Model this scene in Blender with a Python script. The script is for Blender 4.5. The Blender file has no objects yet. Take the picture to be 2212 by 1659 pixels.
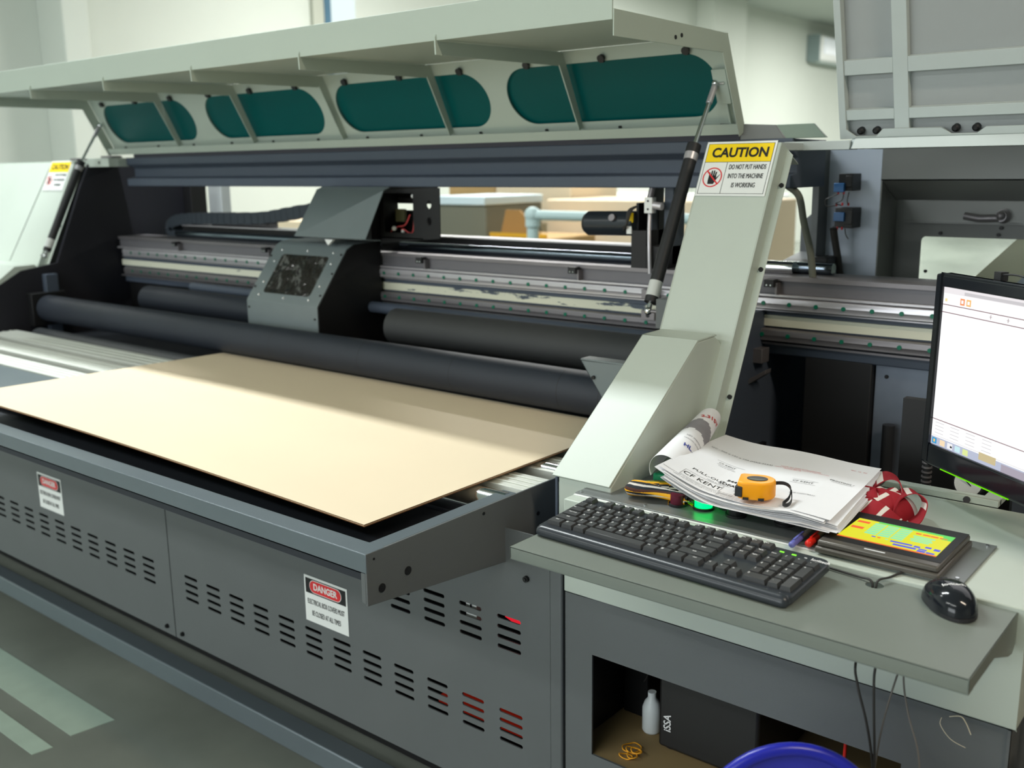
import bpy, bmesh, math, random
from mathutils import Vector, Matrix
random.seed(7)
PI = math.pi
sc = bpy.context.scene
COL = sc.collection
V = Vector

# ------------------------------------------------------------------ camera
F_PX, YAW, PITCH, ROLL = 2169.09, -0.686526, 0.212973, -0.013026
fw = V((math.sin(YAW)*math.cos(PITCH), math.cos(YAW)*math.cos(PITCH), -math.sin(PITCH)))
rt = V((math.cos(YAW), -math.sin(YAW), 0)); up = rt.cross(fw)
rt2 = rt*math.cos(ROLL) + up*math.sin(ROLL); up2 = -rt*math.sin(ROLL) + up*math.cos(ROLL)
cd = bpy.data.cameras.new('camera'); cam = bpy.data.objects.new('camera', cd); COL.objects.link(cam)
cd.sensor_fit = 'HORIZONTAL'; cd.sensor_width = 36.0; cd.lens = 36.0*F_PX/2212.0
cd.clip_start = 0.05; cd.clip_end = 200
cd.dof.use_dof = True; cd.dof.focus_distance = 1.72; cd.dof.aperture_fstop = 4.2
m = Matrix((rt2, up2, -fw)).transposed().to_4x4(); m.translation = V((0, 0, 1.457))
cam.matrix_world = m
sc.camera = cam

# ------------------------------------------------------------------ world / view
w = bpy.data.worlds.new('world'); sc.world = w; w.use_nodes = True
w.node_tree.nodes['Background'].inputs[0].default_value = (0.80, 0.92, 0.90, 1)
w.node_tree.nodes['Background'].inputs[1].default_value = 0.35
sc.view_settings.view_transform = 'Standard'; sc.view_settings.look = 'None'
sc.view_settings.gamma = 1.0; sc.view_settings.use_curve_mapping = False
EV = 0.85
sc.view_settings.exposure = EV
sc.cycles.use_denoising = True
sc.cycles.max_bounces = 8; sc.cycles.diffuse_bounces = 4

# ------------------------------------------------------------------ lamps of the hall (tube fittings under the ceiling)
CEIL = 4.0
# (x, y, length, width, power, colour)
LAMPS = [(-3.5, 1.95, 2.4, 0.12, 86, (0.93, 0.99, 1.0)),
         (-4.6, -2.6, 3.2, 0.30, 44, (0.97, 0.99, 0.96)),
         (-1.2, -3.0, 3.4, 0.30, 38, (0.97, 0.99, 0.96)),
         (2.2, 0.4, 2.0, 0.20, 47, (1.0, 0.84, 0.66)),
         (-5.2, 6.5, 2.4, 0.30, 122, (1.0, 0.99, 0.95)),
         (-1.5, 9.5, 2.4, 0.30, 90, (1.0, 0.99, 0.95)),
         (-5.0, 11.5, 2.4, 0.30, 185, (1.0, 0.99, 0.95)),
         (-4.5, 17.0, 2.4, 0.30, 210, (1.0, 0.99, 0.94)),
         (-4.5, 24.0, 2.4, 0.30, 260, (1.0, 0.99, 0.94)),
         (-6.4, 1.2, 1.8, 0.30, 18, (0.98, 1.0, 0.98))]  # last fitting is added to brighten the near left wall

# ------------------------------------------------------------------ materials
def srgb(r, g, b):
    f = lambda c: (c/255/12.92) if c/255 <= 0.04045 else ((c/255+0.055)/1.055)**2.4
    return (f(r), f(g), f(b), 1)
MATS = {}
def mat(name, col, rough=0.5, bdist=0.001, metal=0.0, noise=0.0, nscale=60, bump=0.0, bscale=400, emis=None, es=0, trans=0, ior=1.45, coat=0, spec=0.5, alpha=1):
    if name in MATS: return MATS[name]
    mt = bpy.data.materials.new(name); mt.use_nodes = True
    nt = mt.node_tree; b = nt.nodes['Principled BSDF']
    b.inputs['Base Color'].default_value = (*col[:3], 1)
    b.inputs['Roughness'].default_value = rough; b.inputs['Metallic'].default_value = metal
    b.inputs['IOR'].default_value = ior; b.inputs['Specular IOR Level'].default_value = spec
    b.inputs['Transmission Weight'].default_value = trans; b.inputs['Coat Weight'].default_value = coat
    b.inputs['Alpha'].default_value = alpha
    if emis: b.inputs['Emission Color'].default_value = (*emis[:3], 1); b.inputs['Emission Strength'].default_value = es
    tc = nt.nodes.new('ShaderNodeTexCoord')
    if noise > 0:
        n = nt.nodes.new('ShaderNodeTexNoise'); n.inputs['Scale'].default_value = nscale; n.inputs['Detail'].default_value = 4
        nt.links.new(tc.outputs['Object'], n.inputs['Vector'])
        mx = nt.nodes.new('ShaderNodeMix'); mx.data_type = 'RGBA'
        mx.inputs[6].default_value = tuple(min(1, c*(1-noise)) for c in col[:3])+(1,)
        mx.inputs[7].default_value = tuple(min(1, c*(1+noise)) for c in col[:3])+(1,)
        nt.links.new(n.outputs['Fac'], mx.inputs[0]); nt.links.new(mx.outputs[2], b.inputs['Base Color'])
    if bump > 0:
        n2 = nt.nodes.new('ShaderNodeTexNoise'); n2.inputs['Scale'].default_value = bscale; n2.inputs['Detail'].default_value = 2
        nt.links.new(tc.outputs['Object'], n2.inputs['Vector'])
        bp = nt.nodes.new('ShaderNodeBump'); bp.inputs['Strength'].default_value = bump; bp.inputs['Distance'].default_value = bdist
        nt.links.new(n2.outputs['Fac'], bp.inputs['Height']); nt.links.new(bp.outputs['Normal'], b.inputs['Normal'])
    MATS[name] = mt
    return mt
LIGHT = mat('light_grey_powder_coat', srgb(190, 199, 189), 0.42, noise=0.04, nscale=8, bump=0.12, bscale=900)
HOODM = mat('hood_powder_coat', srgb(184, 195, 183), 0.5, noise=0.03, nscale=6, bump=0.1, bscale=900)
LIDM = mat('lid_powder_coat', srgb(188, 196, 194), 0.5, noise=0.04, nscale=6, bump=0.1, bscale=900)
LIDS = mat('lid_inner_sheet_shaded', srgb(162, 166, 166), 0.55, noise=0.04, nscale=6, bump=0.1, bscale=900)  # lid paint darkened: shade on the recessed sheet put into the colour
DARK = mat('dark_grey_powder_coat', srgb(97, 101, 102), 0.45, noise=0.07, nscale=7, bump=0.25, bscale=1200)
TRAYM = mat('tray_powder_coat', srgb(120, 127, 120), 0.38, noise=0.05, nscale=9, bump=0.2, bscale=1200)
LIPM = mat('table_edge_metal', srgb(104, 114, 120), 0.30, metal=0.25, noise=0.06, nscale=12, bump=0.1)
BEAMM = mat('blue_grey_beam_paint', srgb(74, 83, 97), 0.5, noise=0.06, nscale=5, bump=0.1)
CARR = mat('carriage_grey_paint', srgb(112, 122, 124), 0.45, noise=0.05, nscale=20, bump=0.15, bscale=900)
BLACKP = mat('black_paint', (0.007, 0.007, 0.008), 0.5, bump=0.1)
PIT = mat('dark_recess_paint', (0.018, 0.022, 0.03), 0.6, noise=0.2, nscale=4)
RUBBER = mat('roller_rubber', (0.020, 0.025, 0.036), 0.55, noise=0.18, nscale=5, bump=0.3, bscale=500)
RUBBER2 = mat('rear_roller_rubber', (0.045, 0.047, 0.048), 0.6, noise=0.15, nscale=5, bump=0.3, bscale=500)
STEEL = mat('ground_steel', (0.60, 0.58, 0.61), 0.34, metal=0.55, noise=0.15, nscale=6)
STEELD = mat('dull_steel', (0.24, 0.225, 0.235), 0.45, metal=0.6, noise=0.2, nscale=5)
CHROME = mat('chrome', (0.8, 0.82, 0.84), 0.12, metal=1.0)
ALU = mat('aluminium_profile', (0.70, 0.72, 0.66), 0.42, metal=0.15, noise=0.08, nscale=10)
TEAL = mat('teal_window_pane', (0.0, 0.088, 0.086), 0.35, noise=0.15, nscale=2, spec=0.15)
GREENPLUG = mat('green_plastic_plug', (0.0, 0.16, 0.09), 0.4)
WHITE = mat('white_vinyl', (0.82, 0.84, 0.82), 0.4)
YEL = mat('yellow_vinyl', srgb(250, 214, 20), 0.4)
RED = mat('red_vinyl', srgb(222, 50, 55), 0.4)
INK = mat('black_ink', (0.01, 0.01, 0.012), 0.5)
REDINK = mat('red_ink', (0.6, 0.08, 0.08), 0.6)
BLUEINK = mat('blue_ink', (0.06, 0.08, 0.35), 0.6)
GREYINK = mat('grey_ink', (0.16, 0.16, 0.17), 0.6)
PAPER = mat('paper_white', (0.80, 0.80, 0.82), 0.75, noise=0.02, nscale=20)
PAPER2 = mat('paper_grey_print', (0.26, 0.25, 0.27), 0.6, noise=0.15, nscale=40)
KBODY = mat('keyboard_plastic', (0.030, 0.035, 0.042), 0.28, bump=0.05)
KKEY = mat('key_plastic', (0.048, 0.050, 0.052), 0.42, bump=0.1, bscale=2000)
LEG = mat('white_legend', (0.75, 0.75, 0.75), 0.5)
GLOSS = mat('glossy_black_plastic', (0.012, 0.014, 0.018), 0.12)
BLKPL = mat('matt_black_plastic', (0.02, 0.02, 0.022), 0.5)
CABLE = mat('black_cable', (0.03, 0.028, 0.026), 0.5)
KRAFT = mat('kraft_board_face', srgb(226, 209, 180), 0.7, noise=0.03, nscale=3)
KEDGE = mat('kraft_board_edge', srgb(120, 80, 45), 0.9, noise=0.3, nscale=300)
KBOX = mat('cardboard_box', srgb(190, 158, 110), 0.85, noise=0.05, nscale=5)
KCREAM = mat('cream_cardboard', srgb(236, 218, 190), 0.85, noise=0.03, nscale=3)
WALLM = mat('painted_wall', srgb(200, 206, 198), 0.9, noise=0.03, nscale=1.5)
CEILM = mat('ceiling_paint', srgb(168, 176, 170), 0.9, noise=0.02, nscale=1)
PIPE = mat('pale_blue_pipe_paint', srgb(176, 198, 198), 0.5)
ORANGE = mat('orange_abs_plastic', srgb(255, 168, 18), 0.42)
YELCLOTH = mat('yellow_fabric', srgb(250, 180, 10), 0.7, bump=0.3, bscale=1500)
BRNCLOTH = mat('brown_fabric', (0.07, 0.022, 0.012), 0.8, bump=0.3, bscale=1500)
BLKCLOTH = mat('black_fabric', (0.012, 0.014, 0.02), 0.8, bump=0.3, bscale=1500)
WHTCLOTH = mat('white_fabric', (0.72, 0.66, 0.6), 0.8, bump=0.3, bscale=1500)
REDCLOTH = mat('crimson_fabric', (0.30, 0.003, 0.012), 0.75, bump=0.3, bscale=1500)
RUBBAND = mat('amber_rubber', (0.8, 0.36, 0.02), 0.5)
BLUEPL = mat('blue_chair_plastic', (0.03, 0.035, 0.42), 0.35, noise=0.1, nscale=5)
GLASS = mat('clear_acrylic', (0.9, 0.95, 0.95), 0.08, trans=1.0, ior=1.2)
SMOKE = mat('smoked_acrylic', (0.02, 0.018, 0.016), 0.10, bump=1.0, bscale=16, bdist=.03)
ZINC = mat('zinc_plate', (0.20, 0.23, 0.28), 0.45, metal=0.6, noise=0.4, nscale=9)
REARM = mat('rear_housing_paint', srgb(120, 122, 120), 0.5, noise=0.04, nscale=6)
BLUEWHITE = mat('pale_blue_post_paint', srgb(196, 206, 222), 0.5, noise=0.05, nscale=6)
PADD = mat('pale_strip_tone', srgb(176, 196, 182), 0.5, noise=0.12, nscale=14)
TAN = mat('flap_shade_brown', srgb(158, 120, 70), 0.85, noise=0.1, nscale=4)
def emat(name, col, s):
    return mat(name, (0, 0, 0), 0.4, emis=col, es=s/2**EV, spec=0.3)
LAMPM = emat('lamp_tube', (0.95, 1.0, 0.96), 12.0)
SCRW = emat('screen_white', (1.0, 1.0, 1.0), 1.05)

def floor_material():
    mt = bpy.data.materials.new('polished_concrete'); mt.use_nodes = True
    nt = mt.node_tree; b = nt.nodes['Principled BSDF']
    tc = nt.nodes.new('ShaderNodeTexCoord'); n = nt.nodes.new('ShaderNodeTexNoise'); n.inputs['Scale'].default_value = 1.6; n.inputs['Detail'].default_value = 6
    nt.links.new(tc.outputs['Object'], n.inputs['Vector'])
    r = nt.nodes.new('ShaderNodeValToRGB'); r.color_ramp.elements[0].position = 0.3; r.color_ramp.elements[1].position = 0.72
    r.color_ramp.elements[0].color = srgb(118, 124, 116); r.color_ramp.elements[1].color = srgb(150, 156, 146)
    nt.links.new(n.outputs['Fac'], r.inputs[0]); nt.links.new(r.outputs[0], b.inputs['Base Color'])
    b.inputs['Roughness'].default_value = 0.26
    return mt
def worn_material(name, paint, under, cover=0.5):
    mt = bpy.data.materials.new(name); mt.use_nodes = True
    nt = mt.node_tree; b = nt.nodes['Principled BSDF']
    tc = nt.nodes.new('ShaderNodeTexCoord')
    mp = nt.nodes.new('ShaderNodeMapping'); mp.inputs['Scale'].default_value = (9, 20, 42)
    n = nt.nodes.new('ShaderNodeTexNoise'); n.inputs['Scale'].default_value = 1.0; n.inputs['Detail'].default_value = 8
    n.inputs['Roughness'].default_value = 0.65
    nt.links.new(tc.outputs['Object'], mp.inputs[0]); nt.links.new(mp.outputs[0], n.inputs['Vector'])
    r = nt.nodes.new('ShaderNodeValToRGB'); r.color_ramp.elements[0].position = cover-0.02; r.color_ramp.elements[1].position = cover+0.02
    r.color_ramp.elements[0].color = (*under, 1); r.color_ramp.elements[1].color = (*paint, 1)
    nt.links.new(n.outputs['Fac'], r.inputs[0]); nt.links.new(r.outputs[0], b.inputs['Base Color'])
    b.inputs['Roughness'].default_value = 0.6
    return mt
CREAM = worn_material('worn_cream_belt', (0.70, 0.70, 0.56), (0.07, 0.09, 0.12), 0.43)
CREAMC = worn_material('clean_cream_belt', (0.74, 0.74, 0.60), (0.07, 0.09, 0.12), 0.33)

# ------------------------------------------------------------------ mesh builder
class MB:
    def __init__(s): s.v = []; s.f = []; s.m = []; s.mats = []
    def mi(s, m):
        if m is None: return 0
        if m not in s.mats: s.mats.append(m)
        return s.mats.index(m)
    def add(s, verts, faces, m=None):
        b = len(s.v); k = s.mi(m); s.v += [V(p) for p in verts]
        for f in faces: s.f.append([b+i for i in f]); s.m.append(k)
    def box(s, x0, x1, y0, y1, z0, z1, m=None):
        P = [(x, y, z) for z in (z0, z1) for y in (y0, y1) for x in (x0, x1)]
        s.add(P, [(0, 2, 3, 1), (4, 5, 7, 6), (0, 1, 5, 4), (2, 6, 7, 3), (0, 4, 6, 2), (1, 3, 7, 5)], m)
    def obox(s, c, a, b, n, sa, sb, sn, m=None):
        a, b, n, c = V(a).normalized(), V(b).normalized(), V(n).normalized(), V(c)
        P = [c+a*i*sa/2+b*j*sb/2+n*k*sn/2 for k in (-1, 1) for j in (-1, 1) for i in (-1, 1)]
        s.add(P, [(0, 2, 3, 1), (4, 5, 7, 6), (0, 1, 5, 4), (2, 6, 7, 3), (0, 4, 6, 2), (1, 3, 7, 5)], m)
    def prism(s, prof, off, m=None, caps=True):
        n = len(prof); off = V(off); P = [V(p) for p in prof]+[V(p)+off for p in prof]
        F = [(i, (i+1) % n, (i+1) % n+n, i+n) for i in range(n)]
        if caps: F += [tuple(range(n))[::-1], tuple(range(n, 2*n))]
        s.add(P, F, m)
    def px(s, yz, x0, x1, m=None):
        s.prism([(x0, y, z) for y, z in yz], (x1-x0, 0, 0), m)
    def sheet_x(s, yz, x0, x1, t, m=None):
        # folded sheet metal: open profile in (y,z), thickness t, running along x
        pts = [V((0, y, z)) for y, z in yz]; offs = []
        for i, p in enumerate(pts):
            d1 = (pts[i]-pts[i-1]).normalized() if i > 0 else None
            d2 = (pts[i+1]-pts[i]).normalized() if i < len(pts)-1 else None
            d = (d1+d2) if (d1 and d2) else (d1 or d2)
            d = d.normalized(); n = V((0, -d.z, d.y)); k = 1.0
            if d1 and d2: k = 1/max(0.3, d.dot(d1))
            offs.append(p+n*t*k)
        prof = [(p.y, p.z) for p in pts]+[(p.y, p.z) for p in offs[::-1]]
        n = len(pts)
        A = [(x0, y, z) for y, z in prof]; B = [(x1, y, z) for y, z in prof]; N = len(prof)
        F = [(i, (i+1) % N, (i+1) % N+N, i+N) for i in range(N)]
        for i in range(n-1):
            q = (i, i+1, N-2-i, N-1-i); F += [q[::-1], tuple(a+N for a in q)]
        s.add(A+B, F, m)
    def cyl(s, p0, p1, r0, r1=None, n=24, m=None, caps=True):
        p0, p1 = V(p0), V(p1); r1 = r0 if r1 is None else r1
        d = (p1-p0).normalized(); a = d.orthogonal().normalized(); b = d.cross(a)
        P = [p+(a*math.cos(t)+b*math.sin(t))*r for p, r in ((p0, r0), (p1, r1)) for t in [2*PI*i/n for i in range(n)]]
        F = [(i, (i+1) % n, (i+1) % n+n, i+n) for i in range(n)]
        if caps: F += [tuple(range(n))[::-1], tuple(range(n, 2*n))]
        s.add(P, F, m)
    def ring(s, c, nrm, r0, r1, h, n=28, m=None):
        c = V(c); d = V(nrm).normalized(); a = d.orthogonal().normalized(); b = d.cross(a)
        P = []
        for r, k in ((r0, 0), (r1, 0), (r1, h), (r0, h)):
            P += [c+d*k+(a*math.cos(2*PI*i/n)+b*math.sin(2*PI*i/n))*r for i in range(n)]
        F = []
        for q in range(4):
            for i in range(n): F.append((q*n+i, q*n+(i+1) % n, ((q+1) % 4)*n+(i+1) % n, ((q+1) % 4)*n+i))
        s.add(P, F, m)
    def lathe(s, prof, c, axis=(0, 0, 1), n=28, m=None):
        c = V(c); d = V(axis).normalized(); a = d.orthogonal().normalized(); b = d.cross(a)
        P = []; k = len(prof)
        for r, h in prof: P += [c+d*h+(a*math.cos(2*PI*i/n)+b*math.sin(2*PI*i/n))*r for i in range(n)]
        F = [(q*n+i, q*n+(i+1) % n, (q+1)*n+(i+1) % n, (q+1)*n+i) for q in range(k-1) for i in range(n)]
        F += [tuple(range(n))[::-1], tuple((k-1)*n+i for i in range(n))]
        s.add(P, F, m)
    def sphere(s, c, r, m=None, sx=1, sy=1, sz=1, n=16, k=10):
        c = V(c); P = []; F = []
        for j in range(k+1):
            t = PI*j/k
            for i in range(n):
                q = 2*PI*i/n; P.append(c+V((r*sx*math.sin(t)*math.cos(q), r*sy*math.sin(t)*math.sin(q), r*sz*math.cos(t))))
        for j in range(k):
            for i in range(n): F.append((j*n+i, (j+1)*n+i, (j+1)*n+(i+1) % n, j*n+(i+1) % n))
        s.add(P, F, m)
    def tube(s, path, r, n=8, m=None, closed=False, rs=None):
        P = [V(p) for p in path]; N = len(P); verts = []; prev = None
        for i, p in enumerate(P):
            if closed: d = P[(i+1) % N]-P[i-1]
            else: d = P[min(i+1, N-1)]-P[max(i-1, 0)]
            d.normalize()
            a = d.orthogonal().normalized() if prev is None else (prev-d*prev.dot(d)).normalized()
            prev = a; b = d.cross(a); rr = rs[i] if rs else r
            verts += [p+(a*math.cos(2*PI*k/n)+b*math.sin(2*PI*k/n))*rr for k in range(n)]
        F = []
        for i in range(N if closed else N-1):
            j = (i+1) % N
            for k in range(n): F.append((i*n+k, i*n+(k+1) % n, j*n+(k+1) % n, j*n+k))
        if not closed: F += [tuple(range(n))[::-1], tuple((N-1)*n+k for k in range(n))]
        s.add(verts, F, m)
    def grid(s, fn, nu, nv, m=None, t=0.0, mf=None):
        P = [[V(fn(i/nu, j/nv)) for i in range(nu+1)] for j in range(nv+1)]
        W = nu+1; vs = [p for row in P for p in row]; b = len(s.v); s.v += vs
        if t:
            N = []
            for j in range(nv+1):
                for i in range(nu+1):
                    du = P[j][min(i+1, nu)]-P[j][max(i-1, 0)]; dv = P[min(j+1, nv)][i]-P[max(j-1, 0)][i]
                    N.append(du.cross(dv).normalized())
            s.v += [p-n*t for p, n in zip(vs, N)]
        T = W*(nv+1)
        for j in range(nv):
            for i in range(nu):
                q = [j*W+i, j*W+i+1, (j+1)*W+i+1, (j+1)*W+i]
                mm = s.mi(mf((i+.5)/nu, (j+.5)/nv)) if mf else s.mi(m)
                s.f.append([b+x for x in q]); s.m.append(mm)
                if t: s.f.append([b+T+x for x in q[::-1]]); s.m.append(mm)
        if t:
            k = s.mi(m if m else (s.mats[0] if s.mats else None))
            E = [(i, i+1) for i in range(nu)]+[(j*W+nu, (j+1)*W+nu) for j in range(nv)]
            E += [(nv*W+i+1, nv*W+i) for i in range(nu)]+[((j+1)*W, j*W) for j in range(nv)]
            for a, c in E: s.f.append([b+c, b+a, b+T+a, b+T+c]); s.m.append(k)
    def mesh(s, me, M4, m=None):
        b = len(s.v); k = s.mi(m); s.v += [M4 @ v.co for v in me.vertices]
        for p in me.polygons: s.f.append([b+i for i in p.vertices]); s.m.append(k)
    def plate(s, outer, holes, t, o, u, v, m=None, n=None):
        # flat plate with real openings: 2D outlines in the (u,v) frame at o, thickness t along -normal
        cu = bpy.data.curves.new('tmp', 'CURVE'); cu.dimensions = '2D'; cu.fill_mode = 'BOTH'; cu.extrude = t/2
        for loop in [outer]+holes:
            sp = cu.splines.new('POLY'); sp.points.add(len(loop)-1); sp.use_cyclic_u = True
            for i, (a, b2) in enumerate(loop): sp.points[i].co = (a, b2, 0, 1)
        s._curve(cu, o, u, v, -t/2, m)
    def text(s, body, size, o, u, v, m, xs=1.0, align='CENTER', bold=0.0, depth=0.0002, lift=0.0006, shear=0.0):
        cu = bpy.data.curves.new('tmp', 'FONT'); cu.body = body; cu.size = size; cu.align_x = align; cu.align_y = 'CENTER'
        cu.extrude = depth; cu.offset = bold*size; cu.resolution_u = 4 if size > .015 else 2; cu.shear = shear
        s._curve(cu, o, V(u)*xs, v, lift, m)
    def text_map(s, body, size, fn, m, align='CENTER', bold=0.0, xs=1.0):
        cu = bpy.data.curves.new('tmp', 'FONT'); cu.body = body; cu.size = size; cu.align_x = align; cu.align_y = 'CENTER'; cu.offset = bold*size; cu.resolution_u = 2
        ob = bpy.data.objects.new('tmp', cu); COL.objects.link(ob)
        dg = bpy.context.evaluated_depsgraph_get(); me = bpy.data.meshes.new_from_object(ob.evaluated_get(dg))
        s.add([fn(v.co.x*xs, v.co.y) for v in me.vertices], [tuple(p.vertices) for p in me.polygons], m)
        bpy.data.objects.remove(ob); bpy.data.curves.remove(cu); bpy.data.meshes.remove(me)
    def _curve(s, cu, o, u, v, lift, m):
        u, v = V(u), V(v); n = u.cross(v).normalized()
        ob = bpy.data.objects.new('tmp', cu); COL.objects.link(ob)
        dg = bpy.context.evaluated_depsgraph_get(); me = bpy.data.meshes.new_from_object(ob.evaluated_get(dg))
        M4 = Matrix((u, v, n)).transposed().to_4x4(); M4.translation = V(o)+n*lift
        s.mesh(me, M4, m)
        bpy.data.objects.remove(ob); bpy.data.curves.remove(cu); bpy.data.meshes.remove(me)
    def build(s, name, m=None, parent=None, bevel=0, smooth=None, label=None, seg=2, loc=None, sub=0):
        ob0 = V(parent['wloc']) if parent is not None else V(loc if loc is not None else (0, 0, 0))
        me = bpy.data.meshes.new(name); me.from_pydata([p-ob0 for p in s.v], [], s.f)
        ml = s.mats if s.mats else [m]
        if m is not None and s.mats and m not in s.mats: pass
        for q in ml: me.materials.append(q)
        for i, p in enumerate(me.polygons): p.material_index = s.m[i]
        bm = bmesh.new(); bm.from_mesh(me)
        bmesh.ops.remove_doubles(bm, verts=bm.verts, dist=1e-6)
        bmesh.ops.recalc_face_normals(bm, faces=bm.faces); bm.to_mesh(me); bm.free()
        if smooth is not None:
            for p in me.polygons: p.use_smooth = True
            me.set_sharp_from_angle(angle=math.radians(smooth))
        me.update()
        o = bpy.data.objects.new(name, me); COL.objects.link(o)
        o['wloc'] = list(ob0)
        if parent is not None: o.parent = parent
        else: o.location = ob0
        if bevel:
            bv = o.modifiers.new('bevel', 'BEVEL'); bv.width = bevel; bv.segments = seg; bv.limit_method = 'ANGLE'; bv.angle_limit = math.radians(35)
            if smooth is None:
                for p in me.polygons: p.use_smooth = True
                me.set_sharp_from_angle(angle=math.radians(50))
        if sub:
            sb = o.modifiers.new('sub', 'SUBSURF'); sb.levels = sub; sb.render_levels = sub
        if label: o['label'] = label
        return o
def thing(name, label, cat, loc, group=None):
    o = bpy.data.objects.new(name, None); COL.objects.link(o); o.location = loc; o['wloc'] = list(loc)
    o.empty_display_size = 0.1
    o['label'] = label; o['category'] = cat
    if group: o['group'] = group
    return o
def tag(o, label, cat, group=None):
    o['label'] = label; o['category'] = cat
    if group: o['group'] = group
    return o
def struct(o): o['kind'] = 'structure'; return o
def stadium(cx, cy, w, h, n=8, r=None):
    r = h/2 if r is None else r; L = []
    for (sx, sy, a0) in ((1, 1, 0), (-1, 1, PI/2), (-1, -1, PI), (1, -1, 1.5*PI)):
        for i in range(n+1):
            a = a0+PI/2*i/n; L.append((cx+sx*(w/2-r)+r*math.cos(a), cy+sy*(h/2-r)+r*math.sin(a)))
    return L
def smoothpath(pts, n=8, closed=False):
    P = [V(p) for p in pts]; N = len(P); out = []
    rng = range(N if closed else N-1)
    for i in rng:
        if closed: a, b, c, d = P[i-1], P[i], P[(i+1) % N], P[(i+2) % N]
        else: a, b, c, d = P[max(i-1, 0)], P[i], P[i+1], P[min(i+2, N-1)]
        for k in range(n):
            t = k/n; out.append(0.5*((2*b)+(c-a)*t+(2*a-5*b+4*c-d)*t*t+(3*b-a-3*c+d)*t**3))
    if not closed: out.append(P[-1])
    return out
X, Y, Z = V((1, 0, 0)), V((0, 1, 0)), V((0, 0, 1))

# ================================================================== SETTING
WX = -8.0
b = MB(); b.box(-8.2, 7, -6, 32, -0.1, 0); o = b.build('floor', floor_material()); struct(o)
b = MB(); b.box(WX-0.2, WX, -6, 32, 0, CEIL); struct(b.build('wall_left', WALLM))
b = MB(); b.box(WX-0.2, 7, 32, 32.2, 0, CEIL); struct(b.build('wall_back', WALLM))
b = MB(); b.box(WX-0.2, 7, -6.2, -6, 0, CEIL); struct(b.build('wall_front', WALLM))
b = MB(); b.box(7, 7.2, -6, 32, 0, CEIL); struct(b.build('wall_right', WALLM))
b = MB(); b.box(-8.2, 7.2, -6.2, 32.2, CEIL, CEIL+0.1); struct(b.build('ceiling', CEILM))
b = MB(); b.box(WX, WX+0.384, 4.03, 4.24, 0, CEIL); struct(b.build('trim_1', WALLM, bevel=0.01))
b = MB(); b.box(WX, WX+0.30, 14.3, 15.4, 0, CEIL); struct(b.build('trim_2', WALLM, bevel=0.01))
b = MB(); b.box(WX, WX+0.09, 23.6, 23.7, 0, 3.0); struct(b.build('trim_3', WALLM))
# a tall window strip high on the left wall
b = MB(); b.box(WX, WX+0.06, 6.88, 6.96, 1.9, CEIL, mat('window_frame_blue', srgb(62, 100, 122), 0.5)); b.box(WX, WX+0.05, 6.74, 6.88, 1.9, CEIL, mat('beige_window_reveal', srgb(172, 176, 164), .8))
wf = b.build('window_1'); struct(wf)
b = MB(); b.box(WX+0.005, WX+0.015, 6.96, 7.32, 1.9, CEIL-0.02); b.build('pane', emat('daylight_window', (0.85, 1.0, 0.98), 1.0), parent=wf)
# unseen window added behind the operator to brighten the hood panel and front faces
b = MB()
for i in range(5): b.box(-5.6+1.5*i-.04, -5.6+1.5*i+.04, -5.99, -5.93, .9, 2.9)
b.box(-5.64, .44, -5.99, -5.93, .86, .92); b.box(-5.64, .44, -5.99, -5.93, 2.88, 2.94)
wf2 = b.build('fill_window', MATS['window_frame_blue']); struct(wf2)
b = MB(); b.box(-5.6, .4, -5.998, -5.992, .9, 2.9); b.build('pane', emat('front_fill_pane', (.90, .98, 1.0), 2.0), parent=wf2)
ld = bpy.data.lights.new('window_fill', 'AREA'); ld.shape = 'RECTANGLE'; ld.size = 6.0; ld.size_y = 2.0; ld.energy = 78; ld.color = (.92, .98, 1.0)
lo = bpy.data.objects.new('window_fill', ld); COL.objects.link(lo); lo.location = (-2.6, -5.9, 1.9); lo.rotation_euler = (PI/2, 0, 0)
def ceiling_lamp(x, y, L, W, p, c, lab):
    t = thing('ceiling_light', lab, 'ceiling light', (x, y, CEIL))
    b = MB(); b.box(x-L/2-.03, x+L/2+.03, y-W/2-.03, y+W/2+.03, CEIL-.07, CEIL); b.build('housing', WHITE, t)
    b = MB(); b.cyl((x-L/2, y, CEIL-.085), (x+L/2, y, CEIL-.085), .014, n=12); b.build('tube', LAMPM, t)
    ld = bpy.data.lights.new('lamp_glow', 'AREA'); ld.shape = 'RECTANGLE'; ld.size = L; ld.size_y = W; ld.energy = p; ld.color = c
    lo = bpy.data.objects.new('lamp_glow', ld); COL.objects.link(lo); lo.location = (x, y, CEIL-.11)
names = ['above the printing machine', 'in front of the machine, left', 'behind the camera position', 'warm toned, right of the console', 'behind the machine near the left wall', 'behind the machine, right row',
         'middle of the hall by the left wall', 'far along the hall before the air conditioner', 'farthest in the hall', 'added to brighten the near left wall beside the machine end']
for (x, y, L, W, p, c), nm in zip(LAMPS, names): ceiling_lamp(x, y, L, W, p, c, 'tube ceiling light '+nm)
# flat pale strips laid on the floor
def floor_strip(c, lab):
    b = MB(); b.prism([(x, y, 0.0) for x, y in c], (0, 0, 0.0012)); tag(b.build('pale_strip', PADD), lab, 'floor marking', None)
floor_strip([(-5.2, 1.225), (-5.2, 1.112), (-2.436, 1.112), (-2.416, 1.225)], 'broad pale strip on the floor in front of the machine')
floor_strip([(-5.2, 1.055), (-5.2, 1.005), (-2.43, 1.005), (-2.42, 1.055)], 'narrow pale strip on the floor nearer the corner of the picture')

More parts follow.
